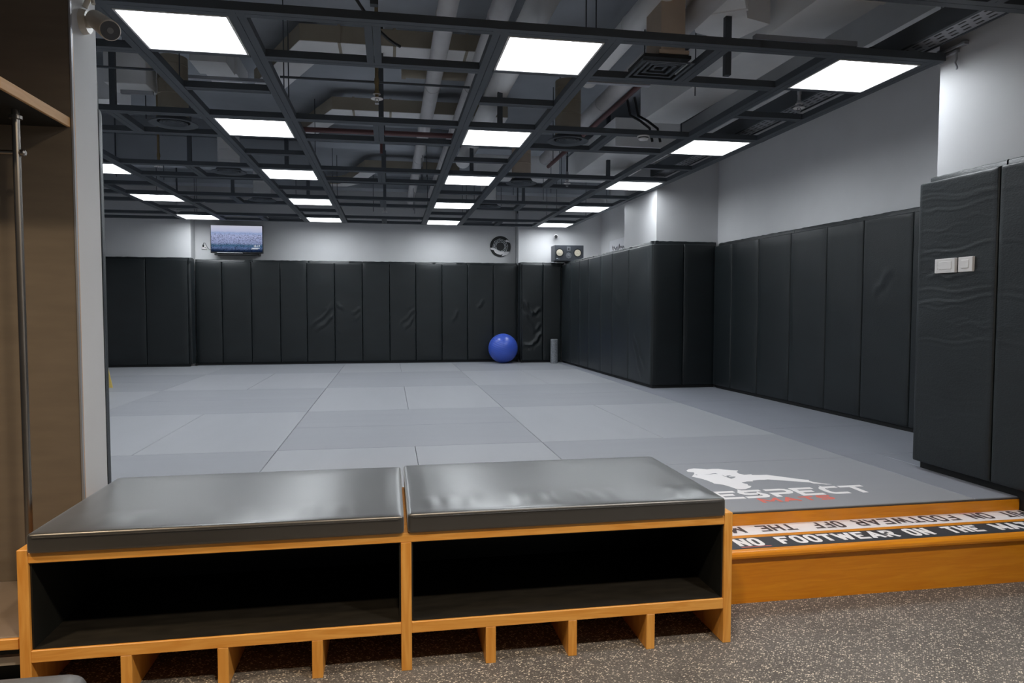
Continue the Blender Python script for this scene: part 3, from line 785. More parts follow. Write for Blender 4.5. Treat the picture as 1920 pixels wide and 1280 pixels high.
# ------------------------------------------------------------------ open locker beside the bench
lk = thing('open_locker', 'brown open locker with pale wooden shelf, steel hanging pole and low seat', 'locker', (-2.0, 2.9, FL))
obj('back_panel', B(-3.1, -1.2765, 3.142, 3.154, FL, 1.9), M['laminate'], lk, bev=.001)
obj('shelf', B(-3.1, -1.279, 2.622, 3.141, .735, .774), M['wood_pale'], lk, bev=.0015)
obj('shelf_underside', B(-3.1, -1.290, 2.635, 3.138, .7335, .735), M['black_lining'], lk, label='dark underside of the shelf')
obj('seat', soft_box(-3.1, -1.262, 2.60, 3.141, -1.165, -1.130, .008, 30, 10, 2), M['seat'], lk, smooth=50)
obj('seat_edge', B(-3.1, -1.262, 2.586, 2.60, -1.172, -1.134), M['wood'], lk, bev=.002)
obj('seat_support', B(-3.1, -1.262, 2.66, 3.14, -1.20, -1.172), M['laminate'], lk)
obj('kick_rail', B(-3.1, -1.262, 2.63, 2.65, -1.245, -1.215), M['cream'], lk, label='pale rail under the seat')
obj('kick_panel', B(-3.1, -1.262, 2.75, 2.77, FL, -1.2), M['black_lining'], lk)
pole = obj('pole', tube(bmesh.new(), [(-1.366, 2.9, -1.13), (-1.366, 2.9, .735)], .0135, 20), M['metal'], lk, smooth=True)
obj('collar', lathe(bmesh.new(), [(.0135, 0), (.022, 0), (.022, .012), (.0135, .014)], (-1.366, 2.9, .700), n=20), M['metal'], pole, smooth=True)
obj('hanging_rail', tube(bmesh.new(), [(-3.0, 2.9, .577), (-1.366, 2.9, .577)], .0085, 14), M['metal'], lk, smooth=True)
obj('rail_end', lathe(bmesh.new(), [(0, 0), (.010, 0), (.013, .003), (.013, .014), (.009, .018), (0, .018)], (-1.354, 2.9, .577), (1, 0, 0), 14), M['metal'], pole, smooth=True)

# ------------------------------------------------------------------ suspended ceiling grid
grid = thing('ceiling_grid', 'dark grey suspended steel ceiling grid holding the lit square panels', 'ceiling grid', (0, 8, GB))
PX = {'D': -3.489, 'A': -1.406, 'B': .676, 'C': 2.761}; PW = .57
PY = [3.971, 6.069, 8.189, 10.292, 12.402]
def twin(x0, x1, y0, y1, along, z0=GB, z1=GT):
    """two channels side by side with a seam between"""
    bm = bmesh.new(); s = .003
    if along == 'y':
        xm = (x0+x1)/2; box(bm, x0, xm-s/2, y0, y1, z0, z1); box(bm, xm+s/2, x1, y0, y1, z0, z1)
    else:
        ym = (y0+y1)/2; box(bm, x0, x1, y0, ym-s/2, z0, z1); box(bm, x0, x1, ym+s/2, y1, z0, z1)
    return bm
YN, YF = 3.878, 13.08
for c, x in PX.items():
    obj('runner', twin(x-.094, x-.004, YN, YF, 'y'), M['grid'], grid)
    obj('runner', twin(x+PW+.004, x+PW+.094, YN, YF, 'y'), M['grid'], grid)
gapx = [(-5.25, PX['D']-.095), (PX['D']+PW+.095, PX['A']-.095), (PX['A']+PW+.095, PX['B']-.095), (PX['B']+PW+.095, PX['C']-.095)]
for j, y in enumerate(PY):
    xr = 3.50 if y < 4.2 else (4.35 if y < 8 else 3.42 if y < 10 else 4.10)
    obj('cross_beam', twin(-5.25, min(xr, 3.43), y-.094, y-.004, 'x', GB+.0005, GT-.0005), M['grid'], grid)
    for x0, x1 in gapx:
        obj('cross_beam', twin(x0, x1, y+PW+.004, y+PW+.094, 'x', GB+.0005, GT-.0005), M['grid'], grid)
    for c, x in PX.items():
        obj('cross_beam', B(x, x+PW, y+PW+.004, y+PW+.05, GB+.0005, GT-.0005), M['grid'], grid)
        if j < 4:
            ym = (y+PW+PY[j+1])/2
            obj('short_bar', B(x, x+PW, ym-.045, ym-.003, GB+.0005, GT-.0005), M['grid'], grid)
            obj('short_bar', B(x, x+PW, ym+.003, ym+.03, GB+.0005, GT-.012), M['grid'], grid)
    for xm in (-2.155, -.085, 1.975):
        obj('short_runner', twin(xm-.045, xm+.045, y-.004, y+PW+.004, 'y'), M['grid'], grid)
obj('cross_beam', twin(1.6, 3.5, 3.11, 3.20, 'x'), M['grid'], grid)
obj('runner', twin(2.98, 3.07, 2.0, 3.11, 'y'), M['grid'], grid)
for j, y in enumerate(PY[:4]):
    for x0, x1 in gapx[1:3]:
        if (j + (x0 > 0)) % 2 == 0:
            obj('tie_rod', tube(bmesh.new(), [(x0-.02, y+PW+.72, GT+.06), (x1+.02, y+PW+.72, GT+.06)], .009, 8), M['grid'], grid, smooth=True)
for x, y in ((-.07, 3.80), (-.06, 5.98), (-.06, 8.10), (-.06, 10.2), (-2.13, 8.12), (-2.13, 10.22), (2.28, 4.50), (.95, 6.02), (.95, 8.14), (-1.12, 8.14), (-1.12, 10.2), (1.97, 10.24), (2.6, 8.12), (-2.13, 6.0)):
    obj('hanger_post', B(x-.021, x+.021, y-.02, y+.02, GT-.002, SLAB), M['grid'], grid)
rr = random.Random(3)
for k in range(46):
    x = rr.choice([-3.2, -2.7, -2.0, -1.45, -.78, -.3, .4, .62, 1.31, 1.75, 2.2, 2.7, 3.38]) + rr.uniform(-.05, .05)
    y = rr.uniform(4.2, 12.5)
    obj('hanger_rod', tube(bmesh.new(), [(x, y, GT-.01), (x, y, SLAB)], .0045, 5), M['grid'], grid)
obj('hook', B(-.02, .03, 4.06, 4.11, GT, GT+.03), M['black'], grid)

# lit panels
ordn = ['', 'first', 'second', 'third', 'fourth', 'fifth']
rowtx = {'D': 'past the grey wall end', 'A': 'beside the television', 'B': 'near the emblem', 'C': 'along the column'}
proto = None
for c in 'DABC':
    for j, y in enumerate(PY):
        x = PX[c]
        lab = f'lit square ceiling panel, {ordn[j+1]} from the bench in the row {rowtx[c]}'
        if proto is None:
            t = proto = thing('light_panel', lab, 'ceiling light', (x+PW/2, y+PW/2, GB), 'lit square ceiling panels')
            bm = bmesh.new(); w = .012
            box(bm, x, x+w, y, y+PW, GB-.002, GB+.05); box(bm, x+PW-w, x+PW, y, y+PW, GB-.002, GB+.05)
            box(bm, x+w, x+PW-w, y, y+w, GB-.002, GB+.05); box(bm, x+w, x+PW-w, y+PW-w, y+PW, GB-.002, GB+.05)
            box(bm, x+w, x+PW-w, y+w, y+PW-w, GB+.040, GB+.05)
            obj('frame', bm, M['white'], t)
            obj('diffuser', B(x+w, x+PW-w, y+w, y+PW-w, GB+.016, GB+.021), M['diffuser'], t)
            p0 = Vector((x, y, 0))
        else:
            t = copy_tree(proto, None, (x-p0.x, y-p0.y, 0)); t['label'] = lab

t = copy_tree(proto, None, (PX['B']-p0.x, 1.862-p0.y, 0)); t['label'] = 'lit square ceiling panel over the speckled floor in front of the bench'

# ------------------------------------------------------------------ services above the grid
def single(name, bm, m, label, cat, group=None, smooth=False, bev=0):
    o = recenter(obj(name, bm, m, smooth=smooth, bev=bev)); return tag(o, label, cat, group)

def pipe_run(x, z, r, y0, y1, label, m, n=20, seams=True):
    t = thing('ceiling_pipe', label, 'pipe', (x, (y0+y1)/2, z-r), 'pipes above the ceiling grid')
    obj('pipe_body', tube(bmesh.new(), [(x, y0, z), (x, y1, z)], r, n), m, t, smooth=True)
    if seams:
        y = y0+.9
        while y < y1-.3:
            obj('pipe_band', lathe(bmesh.new(), [(r, -.012), (r+.004, -.012), (r+.004, .012), (r, .012)], (x, y, z), (0, 1, 0), n), m, t, smooth=True)
            y += 1.55
    return t
pipe_run(.393, 2.0, .068, 2.4, 13.3, 'white lagged pipe running the length of the ceiling, the thinner of the pair', M['pipe'])
pipe_run(.755, 2.02, .074, 2.4, 13.3, 'white lagged pipe with clips, running beside the thinner pipe', M['pipe'])
pipe_run(.968, 1.95, .098, 2.4, 9.3, 'fat grey lagged pipe above the middle row of lit panels', M['duct'])
pipe_run(1.73, 2.02, .088, 2.4, 6.0, 'grey lagged pipe ending above the square air vent', M['duct'])
pipe_run(1.99, 1.93, .072, 2.4, 8.9, 'white lagged pipe with open end beside the tan drop duct', M['pipe'])
pipe_run(2.11, 1.90, .025, 4.8, 9.2, 'thin dark red sprinkler pipe running beside a white pipe', M['red'], 10, False)
t = thing('ceiling_pipe', 'dark red sprinkler pipe crossing above the second lit panels', 'pipe', (0, 7.3, 1.78), 'pipes above the ceiling grid')
obj('pipe_body', tube(bmesh.new(), [(-1.3, 7.36, 1.80), (.9, 7.36, 1.80)], .026, 10), M['red'], t, smooth=True)
obj('drop_pipe', tube(bmesh.new(), [(-.075, 7.36, 1.80), (-.075, 7.36, GT)], .014, 8), M['red'], t, smooth=True)

t = thing('ceiling_pipe', 'short tan lagged pipe crossing behind the pair of white pipes', 'pipe', (.5, 6.9, 2.1), 'pipes above the ceiling grid')
obj('pipe_body', tube(bmesh.new(), [(.16, 6.55, 2.17), (.92, 6.55, 2.17)], .06, 16), M['duct_tan'], t, smooth=True)
obj('pipe_end', tube(bmesh.new(), [(.12, 6.55, 2.17), (.16, 6.55, 2.17)], .072, 16), M['duct_tan'], t, smooth=True)
t = thing('ceiling_pipe', 'white pipe stub with collar coming down from the slab near the first beam', 'pipe', (.13, 3.9, 1.9), 'pipes above the ceiling grid')
obj('pipe_body', tube(bmesh.new(), [(.115, 3.95, 1.86), (.115, 3.95, SLAB)], .035, 16), M['pipe'], t, smooth=True)
obj('pipe_band', tube(bmesh.new(), [(.115, 3.95, 1.985), (.115, 3.95, 2.02)], .042, 16), M['pipe'], t, smooth=True)

def duct(name, label, path, w, z0, z1, m, joints=(), cat='duct'):
    cx = sum(p[0] for p in path)/len(path); cy = sum(p[1] for p in path)/len(path)
    t = thing(name, label, cat, (cx, cy, z0), 'ducts above the ceiling grid')
    obj('duct_body', sweepbox(bmesh.new(), path, w, z0, z1), m, t)
    for (a, b) in joints:
        a = Vector(a); b = Vector(b); d = (b-a).normalized()*.012
        obj('duct_flange', sweepbox(bmesh.new(), [tuple(a-d), tuple(a+d)], w+.016, z0-.008, z1+.008), m, t)
    return t
duct('air_duct', 'large pale grey duct running along the padded side of the ceiling', [(2.93, 2.2), (2.87, 5.6), (2.82, 7.04)], .44, 1.95, 2.30, M['duct'], [((2.90, 4.05), (2.89, 4.5))])
t = duct('air_duct', 'tan duct turning at an angle between the first and second lit panels', [(1.335, 5.94), (-.60, 5.94), (-1.12, 7.05)], .28, 2.115, 2.245, M['duct_tan'], [((-0.384, 5.938), (-0.534, 5.938)), ((0.053, 5.938), (0.000, 5.938)), ((0.641, 5.938), (0.534, 5.938))])
obj('pale_lining', sweepbox(bmesh.new(), [(1.335, 5.94), (-.60, 5.94), (-1.12, 7.05)], .278, 2.110, 2.115), M['duct'], t, label='pale underside')
t = duct('air_duct', 'tan duct bending down past the second lit panel beside the television row', [(1.306, 7.82), (-.52, 7.82), (-.96, 8.82), (-1.10, 8.99), (-1.40, 9.02)], .215, 2.115, 2.245, M['duct_tan'], [((-0.370, 7.823), (-0.544, 7.823)), ((0.022, 7.823), (0.000, 7.823))])
obj('pale_lining', sweepbox(bmesh.new(), [(1.306, 7.82), (-.52, 7.82), (-.96, 8.82), (-1.10, 8.99), (-1.40, 9.02)], .213, 2.110, 2.115), M['duct'], t, label='pale underside')
t = duct('air_duct', 'tan duct with a curved end above the fourth lit panels', [(1.08, 11.0), (-.27, 11.0), (-.60, 12.15), (-.78, 12.4), (-1.1, 12.45)], .235, 2.115, 2.245, M['duct_tan'])
obj('pale_lining', sweepbox(bmesh.new(), [(1.08, 11.0), (-.27, 11.0), (-.60, 12.15), (-.78, 12.4), (-1.1, 12.45)], .233, 2.110, 2.115), M['duct'], t, label='pale underside')
duct('air_duct', 'small pale duct elbow between the tan drop duct and the large duct', [(2.04, 4.22), (2.30, 4.64), (2.57, 4.725)], .36, 1.98, 2.20, M['duct'], [((2.19, 4.45), (2.3, 4.62))])
single('air_duct', box(B(1.70, 1.86, 4.24, 4.50, GT+.04, 2.3), 1.68, 1.88, 4.22, 4.52, GT+.015, GT+.04), M['board'], 'tan board drop duct above the square air vent', 'duct', 'ducts above the ceiling grid')
t = thing('fan_coil_unit', 'pale boxy fan coil unit hanging beyond the first lit panel', 'air unit', (-2.1, 6.3, 1.8))
obj('casing', B(-2.24, -1.925, 6.12, 6.40, 1.80, 2.06), M['duct'], t, bev=.004)
obj('hanger', tube(bmesh.new(), [(-2.12, 6.2, 2.06), (-2.12, 6.2, SLAB)], .006, 6), M['steel'], t)
obj('hanger', tube(bmesh.new(), [(-1.95, 6.3, 2.06), (-1.95, 6.3, SLAB)], .006, 6), M['steel'], t)
obj('bracket', B(-2.18, -1.93, 6.30, 6.33, 1.77, 1.80), M['steel'], t)
t = thing('air_duct', 'pale stepped duct above the first bay of the television row', 'duct', (-1.45, 6.95, 2.15), 'ducts above the ceiling grid')
obj('duct_body', B(-1.68, -1.38, 6.45, 6.80, 2.12, SLAB), M['duct'], t)
obj('duct_neck', B(-1.66, -1.38, 6.88, 7.40, 2.16, SLAB), M['duct'], t)
obj('strut', B(-1.80, -1.10, 6.815, 6.85, 2.08, 2.11), M['steel'], t)
single('air_duct', B(-3.4, -2.5, 7.05, 7.5, 1.92, 2.2), M['duct'], 'wide grey duct above the third row of panels beyond the grey wall', 'duct', 'ducts above the ceiling grid')
single('air_duct', B(-3.9, -1.0, 9.2, 9.65, 1.80, 2.1), M['slab'], 'wide dark duct crossing beyond the third panels beside the television row', 'duct', 'ducts above the ceiling grid')
single('air_duct', B(1.2, 2.38, 9.70, 10.4, 1.9, 2.2), M['duct'], 'pale wide duct above the fourth panels near the emblem row', 'duct', 'ducts above the ceiling grid')
single('air_duct', B(2.45, 3.2, 7.4, 9.6, 1.78, 2.09), M['duct'], 'pale duct along the ceiling in front of the padded column', 'duct', 'ducts above the ceiling grid')
single('air_duct', B(3.62, 4.05, 4.05, 8.4, 2.02, 2.30), M['duct'], 'pale duct tucked above the recessed padded wall', 'duct', 'ducts above the ceiling grid')
t = thing('cable_tray', 'dark cable tray with slotted underside near the wall corner', 'cable tray', (3.3, 5.5, 1.64))
obj('tray_side', B(3.205, 3.23, 1.6, 8.3, 1.64, 1.76), M['grid'], t); obj('tray_side', B(3.385, 3.40, 1.6, 8.3, 1.64, 1.76), M['grid'], t)
obj('tray_base', B(3.23, 3.385, 1.6, 8.3, 1.645, 1.655), M['steel'], t)
bm = bmesh.new()
for k in range(60):
    for q in range(3):
        y = 2.2+k*.09+(.03*q); box(bm, 3.255+q*.045, 3.268+q*.045, y, y+.05, 1.6435, 1.6452)
obj('slots', bm, M['black'], t, kind='stuff', label='dark slots in the tray')
single('flexible_conduit', tube(bmesh.new(), [(3.02+.18*k/8, 4.15, 1.60+.10*math.sin(PI*k/9)) for k in range(9)], .012, 8), M['black'], 'short black conduit looping over the nearest lit panel beside the wall', 'conduit', smooth=True)
single('flexible_conduit', tube(bmesh.new(), [(-.42+.5*k/12, 4.3+.5*k/12, 2.25-.5*math.sin(PI*.5*k/12)) for k in range(13)], .010, 8), M['black'], 'thin black cable hanging behind the brass sprinkler', 'cable', smooth=True)
for nm, xo in (('a', 0), ('b', .08)):
    pts = [(2.28+xo, 6.55, 2.05), (2.30+xo, 6.5, 1.86), (2.38+xo, 6.45, 1.80), (2.46+xo, 6.4, 1.72), (2.48+xo, 6.38, GT)]
    single('flexible_conduit', tube(bmesh.new(), pts, .012, 8), M['black'], 'black cable drooping below the large pale duct, on the side of the ' + ('emblem' if nm == 'a' else 'recessed wall'), 'cable', 'drooping black cables', smooth=True)
single('strut_bar', B(1.38, 1.86, 4.83, 4.87, 1.60, 1.63), M['steel'], 'bare galvanised strut bar just beyond the square air vent', 'strut')
single('strut_bar', B(2.18, 2.86, 3.94, 3.98, 1.62, 1.65), M['steel'], 'bare galvanised strut bar below the large pale duct', 'strut')

# vents
def round_vent(x, y, label, neck):
    t = thing('round_vent', label, 'air vent', (x, y, GB+.0), 'round ceiling air vents')
    obj('outer_ring', lathe(bmesh.new(), [(.125, .05), (.13, .018), (.165, .002), (.19, .0), (.193, .006), (.17, .012), (.14, .03), (.125, .055)], (x, y, GB), n=36), M['grid'], t, smooth=50)
    for k, r in enumerate((.108, .082, .056)):
        obj('cone_ring', lathe(bmesh.new(), [(r-.026, .035), (r, .006+.004*k), (r+.003, .010+.004*k), (r-.02, .04)], (x, y, GB), n=30), M['grid'], t, smooth=50)
    obj('core', lathe(bmesh.new(), [(0, .02), (.022, .02), (.03, .03), (0, .045)], (x, y, GB), n=20), M['grid'], t, smooth=50)
    if neck:
        obj('duct_neck', lathe(bmesh.new(), [(.118, .045), (.118, .55)], (x, y, GB), n=28), M[neck], t, smooth=True)
        for k in range(4):
            obj('neck_band', lathe(bmesh.new(), [(.118, -.006), (.122, 0), (.118, .006)], (x, y, GB+.12+.12*k), n=28), M[neck], t, smooth=True)
    return t
round_vent(-1.785, 6.345, 'round dark air vent in the first bay beyond the grey wall end', 'duct_tan')
round_vent(-1.80, 8.46, 'round dark air vent beside the third panel of the television row', 'duct')
round_vent(-1.80, 10.56, 'round dark air vent beside the fourth panel of the television row', 'duct')
round_vent(1.64, 6.345, 'round dark air vent between the second panels, under a grey neck duct', 'duct_tan')
round_vent(1.62, 8.56, 'round dark air vent beside the third panel of the emblem row', 'board')
round_vent(1.50, 10.62, 'round dark air vent beside the fourth panel of the emblem row', 'duct')
t = thing('square_vent', 'square dark air vent with nested frames beside the nearest middle panel', 'air vent', (1.67, 4.26, GB))
for k in range(4):
    w = .172-.042*k; z = GB-.004+.006*k
    bm = bmesh.new(); e = .018
    cx, cy = 1.735, 4.362
    hexa(bm, [(cx-w, cy-w), (cx+w, cy-w), (cx+w-e, cy-w+e), (cx-w+e, cy-w+e)], z, z+.006)
    hexa(bm, [(cx+w, cy-w), (cx+w, cy+w), (cx+w-e, cy+w-e), (cx+w-e, cy-w+e)], z, z+.006)
    hexa(bm, [(cx+w, cy+w), (cx-w, cy+w), (cx-w+e, cy+w-e), (cx+w-e, cy+w-e)], z, z+.006)
    hexa(bm, [(cx-w, cy+w), (cx-w, cy-w), (cx-w+e, cy-w+e), (cx-w+e, cy+w-e)], z, z+.006)
    obj('vent_frame', bm, M['grid'], t)
obj('vent_back', B(1.58, 1.89, 4.21, 4.515, GB+.03, GB+.05), M['black'], t)
for x in (-1.50, 1.90):
    t = thing('slot_vent', 'long slatted vent by the back wall near the television' if x < 0 else 'long slatted vent by the back wall above the emblem', 'air vent', (x-.3, 12.7, GB+.01), 'slatted vents by the back wall')
    for k in range(5):
        obj('vent_slat', B(x-.55, x-.05, 12.50+.06*k, 12.525+.06*k, GB+.012, GB+.03), M['grid'], t)

# sprinklers, smoke detector
def sprinkler(x, y, z, label, top=SLAB, brass=True):
    t = thing('sprinkler', label, 'sprinkler', (x, y, z), 'ceiling sprinklers')
    obj('drop_pipe', tube(bmesh.new(), [(x, y, z+.19), (x, y, top)], .013, 12), M['brass'] if brass else M['grid'], t, smooth=True)
    obj('coupling', lathe(bmesh.new(), [(0, .19), (.016, .19), (.018, .175), (.018, .15), (.014, .145), (.014, .10), (.019, .095), (.019, .075), (.012, .07), (.012, .05), (0, .05)], (x, y, z), n=16), M['brass'] if brass else M['steel'], t, smooth=True)
    obj('collar_ring', lathe(bmesh.new(), [(.013, .078), (.028, .078), (.028, .074), (.013, .072)], (x, y, z), n=20), M['white'], t, smooth=True)
    obj('escutcheon', lathe(bmesh.new(), [(.012, .052), (.03, .05), (.044, .046), (.044, .042), (.012, .046)], (x, y, z), n=24), M['white'], t, smooth=True)
    bm = bmesh.new(); tube(bm, [(x-.011, y, z+.046), (x-.013, y, z+.025), (x-.003, y, z+.010)], .003, 6); tube(bm, [(x+.011, y, z+.046), (x+.013, y, z+.025), (x+.003, y, z+.010)], .003, 6)
    obj('yoke', bm, M['steel'], t, smooth=True)
    obj('deflector', lathe(bmesh.new(), [(0, .010), (.015, .010), (.015, .007), (0, .005)], (x, y, z), n=12), M['steel'], t, smooth=True)
    return t
sprinkler(-.082, 5.22, 1.475, 'brass sprinkler with a white ring hanging beyond the first lit panels')
sprinkler(3.17, 5.05, 1.525, 'silver sprinkler hanging just beyond the nearest panel by the wall', 1.62, False)
sprinkler(-2.50, 8.30, 1.510, 'sprinkler on a brass drop beyond the round vent by the grey wall', brass=True)
sprinkler(2.19, 8.50, 1.510, 'sprinkler on a bent grey pipe between emblem and column rows', 2.0, False)
sprinkler(-.07, 11.6, 1.52, 'small far sprinkler under the pair of white pipes', SLAB, False)
sprinkler(2.29, 12.45, 1.52, 'small far sprinkler near the round emblem', SLAB, False)
sprinkler(-3.38, 12.1, 1.52, 'small far sprinkler beside the last panel before the dark pads', SLAB, False)
bm = tube(bmesh.new(), [(1.75, 8.3, 1.96), (1.95, 8.42, 2.0), (2.12, 8.5, 1.98), (2.19, 8.5, 1.90)], .016, 8)
single('ceiling_pipe', bm, M['steel'], 'short bent grey pipe feeding a sprinkler', 'pipe', smooth=True)
t = thing('smoke_detector', 'white round smoke detector under a grid beam', 'smoke detector', (2.255, 6.02, GB-.035))
obj('base', lathe(bmesh.new(), [(0, 0), (.055, 0), (.055, -.012), (0, -.012)], (2.255, 6.02, GB), n=28), M['white'], t, smooth=40)
obj('vent_band', lathe(bmesh.new(), [(0, -.012), (.048, -.012), (.046, -.022), (0, -.022)], (2.255, 6.02, GB), n=28), M['black'], t, smooth=40)
obj('cap', lathe(bmesh.new(), [(0, -.022), (.046, -.022), (.040, -.034), (.028, -.037), (0, -.038)], (2.255, 6.02, GB), n=28), M['white'], t, smooth=40)

# ------------------------------------------------------------------ things on and against the walls
# television
t = thing('television', 'wide flat television showing a hazy city view on the back wall', 'television', (-2.715, 13.34, .97))
TX0, TX1, TZ0, TZ1 = -3.165, -2.262, .985, 1.492
obj('casing', B(TX0, TX1, 13.285, 13.335, TZ0, TZ1), M['black'], t, bev=.004)
scr = obj('screen', B(TX0+.012, TX1-.012, 13.2835, 13.2845, TZ0+.022, TZ1-.012), M['screen'], t)
obj('lower_bar', B(TX0+.11, TX0+.55, 13.278, 13.286, TZ0+.002, TZ0+.012), M['steel'], t, label='silver strip under the screen')
obj('wall_mount', B(TX0+.08, TX1-.08, 13.335, 13.54, TZ0-.03, TZ1-.06), M['black'], t)
obj('sound_bar', B(TX0+.06, TX1-.10, 13.30, 13.36, TZ0-.035, TZ0-.004), M['black'], t, bev=.004)
ck = obj('clock_text', word_bm('15:17', TX1-.155, TX1-.055, TZ0+.115, TZ0+.150, 0, bold=.01, to3=lambda x, z: (x, 13.2825, z)), M['screen_text'], scr)
obj('caption_text', box(box(bmesh.new(), TX1-.19, TX1-.06, 13.2825, 13.283, TZ0+.092, TZ0+.101), TX1-.21, TX1-.09, 13.2825, 13.283, TZ0+.078, TZ0+.083), M['screen_text'], scr, kind='stuff')
t = thing('power_socket', 'white wall socket with a black plug beside the television', 'socket', (-3.33, 13.53, 1.06))
obj('plate', B(-3.375, -3.288, 13.518, 13.54, 1.064, 1.131), M['white'], t, bev=.004)
obj('plug', B(-3.355, -3.330, 13.495, 13.518, 1.108, 1.149), M['black'], t, bev=.003)
obj('switch', B(-3.316, -3.306, 13.516, 13.519, 1.087, 1.107), M['black'], t)
single('power_cable', tube(bmesh.new(), [(-3.342, 13.505, 1.149), (-3.335, 13.502, 1.179), (-3.315, 13.502, 1.182), (-3.295, 13.505, 1.154), (-3.275, 13.51, 1.104), (-3.24, 13.50, 1.07), (-3.15, 13.40, 1.05)], .004, 8), M['dgrey'], 'grey power cable looping from the white socket to the television', 'cable', smooth=True)

# round emblem
EX, EZ, ER = 2.146, 1.207, .2055
t = thing('round_emblem', 'round black emblem with white knotted ring and brush strokes on the back wall', 'emblem', (EX, 13.535, EZ-ER))
obj('disc', lathe(bmesh.new(), [(0, 0), (ER, 0), (ER, .012), (0, .012)], (EX, 13.539, EZ), (0, -1, 0), 48), M['black'], t, smooth=30)
te = lambda yy: (lambda x, z: (x, yy, z))
bm = bmesh.new()
for r, rot in ((.150, 4), (.121, 26), (.092, 4)):
    P_ = [(EX-.002+r*math.cos(math.radians(rot+k*45)), EZ+.002+r*math.sin(math.radians(rot+k*45))) for k in range(8)]
    stroke(bm, P_, .0046, te(13.5265), closed=True)
for k in range(8):
    a = math.radians(k*45+4); b = a+math.radians(52)
    stroke(bm, [(EX-.002+.092*math.cos(a), EZ+.002+.092*math.sin(a)), (EX-.002+.149*math.cos(b), EZ+.002+.149*math.sin(b))], .0038, te(13.5262))
obj('knot_ring', bm, M['emblem_grey'], t, label='pale interlaced ring')
px = lambda q: [(EX+(x-650)/415*ER, EZ-(y-655)/415*ER) for x, y in q]
for q in ([(840, 420), (905, 380), (985, 420), (1035, 505), (950, 470), (880, 465)],
          [(240, 705), (330, 705), (470, 750), (560, 820), (650, 850), (740, 840), (800, 850), (850, 890), (760, 960), (650, 980), (520, 950), (430, 890), (380, 800), (255, 775)],
          [(830, 870), (900, 850), (1030, 850), (980, 910), (900, 985), (800, 1010), (690, 1035), (720, 1000)]):
    bm = bmesh.new(); flatpoly(bm, px(q), te(13.5255)); obj('brush_stroke', bm, M['print_white'], t)

# loudspeaker on top of the corner pads
SX0, SX1, SY, SZ0, SZ1 = 3.045, 3.60, 12.70, .888, 1.180
t = thing('loudspeaker', 'wide black loudspeaker with two cream cones resting on the corner pads', 'loudspeaker', (3.32, 12.85, SZ0))
obj('cabinet', B(SX0, SX1, SY, SY+.32, SZ0, SZ1), M['dgrey'], t, bev=.005, seg=2)
for x in (3.135, 3.482):
    obj('woofer_ring', lathe(bmesh.new(), [(.062, 0), (.078, 0), (.080, .006), (.066, .010), (.062, .006)], (x, SY, SZ0+.150), (0, -1, 0), 28), M['black'], t, smooth=True)
    w = obj('woofer', lathe(bmesh.new(), [(.062, .008), (.058, .010), (.022, .0025), (.020, .006), (.011, .010), (0, .011)], (x, SY, SZ0+.150), (0, -1, 0), 28), M['cone'], t, smooth=50)
obj('tweeter_plate', B(3.275, 3.345, SY-.006, SY+.002, SZ0+.180, SZ0+.262), M['mgrey'], t, bev=.008, seg=2)
obj('tweeter', lathe(bmesh.new(), [(.014, 0), (.014, .003), (.008, .008), (0, .010)], (3.31, SY-.006, SZ0+.222), (0, -1, 0), 16), M['black'], t, smooth=True)
obj('midrange_plate', lathe(bmesh.new(), [(0, 0), (.056, 0), (.056, .005), (.045, .008), (.03, .004), (.012, .010), (0, .012)], (3.31, SY, SZ0+.098), (0, -1, 0), 8), M['mgrey'], t, smooth=30)
obj('badge', box(box(bmesh.new(), 3.075, 3.10, SY-.002, SY+.001, SZ0+.035, SZ0+.048), 3.105, 3.135, SY-.002, SY+.001, SZ0+.033, SZ0+.037), M['emblem_grey'], t, label='small pale badge')
bm = B(3.10, 3.36, SY+.05, SY+.28, .873, .888)
obj('foot', bm, M['black'], t)

# far camera on the corner column
t = thing('security_camera', 'small white security camera high on the corner column above the loudspeaker', 'camera', (3.15, 13.05, 1.34))
obj('mount', lathe(bmesh.new(), [(0, 0), (.035, 0), (.035, .02), (.02, .03), (0, .03)], (3.205, 13.28, 1.402), (0, -1, 0), 18), M['white'], t, smooth=True)
obj('body', tube(bmesh.new(), [(3.198, 13.25, 1.405), (3.165, 13.11, 1.378)], .036, 18), M['white'], t, smooth=True)
obj('lens', tube(bmesh.new(), [(3.1655, 13.112, 1.3784), (3.1628, 13.101, 1.3763)], .031, 18), M['black'], t, smooth=True)

# ink poster beyond the column
t = thing('poster', 'white poster with black brush writing leaning beyond the column', 'poster', (4.09, 12.2, .87))
obj('sheet', B(4.085, 4.105, 11.70, 12.62, .846, 1.255), M['poster'], t)
pk = random.Random(4)
for k in range(9):
    y = 11.78+.075*k; h = pk.uniform(.03, .09); z = 1.10+pk.uniform(-.02, .02)
    bm = bmesh.new(); flatpoly(bm, [(y, z-h*.6), (y+.05, z-h*.4), (y+.085, z+h*.3), (y+.05, z+h*.7), (y+.02, z+h*.2)], lambda a, b: (4.083, a, b))
    obj('ink_stroke', bm, M['ink_dark'], t)
for k in range(3):
    y = 12.33+.07*k
    bm = bmesh.new(); flatpoly(bm, [(y, .955), (y+.05, .965), (y+.03, .985)], lambda a, b: (4.083, a, b)); obj('ink_stroke', bm, M['ink_dark'], t)

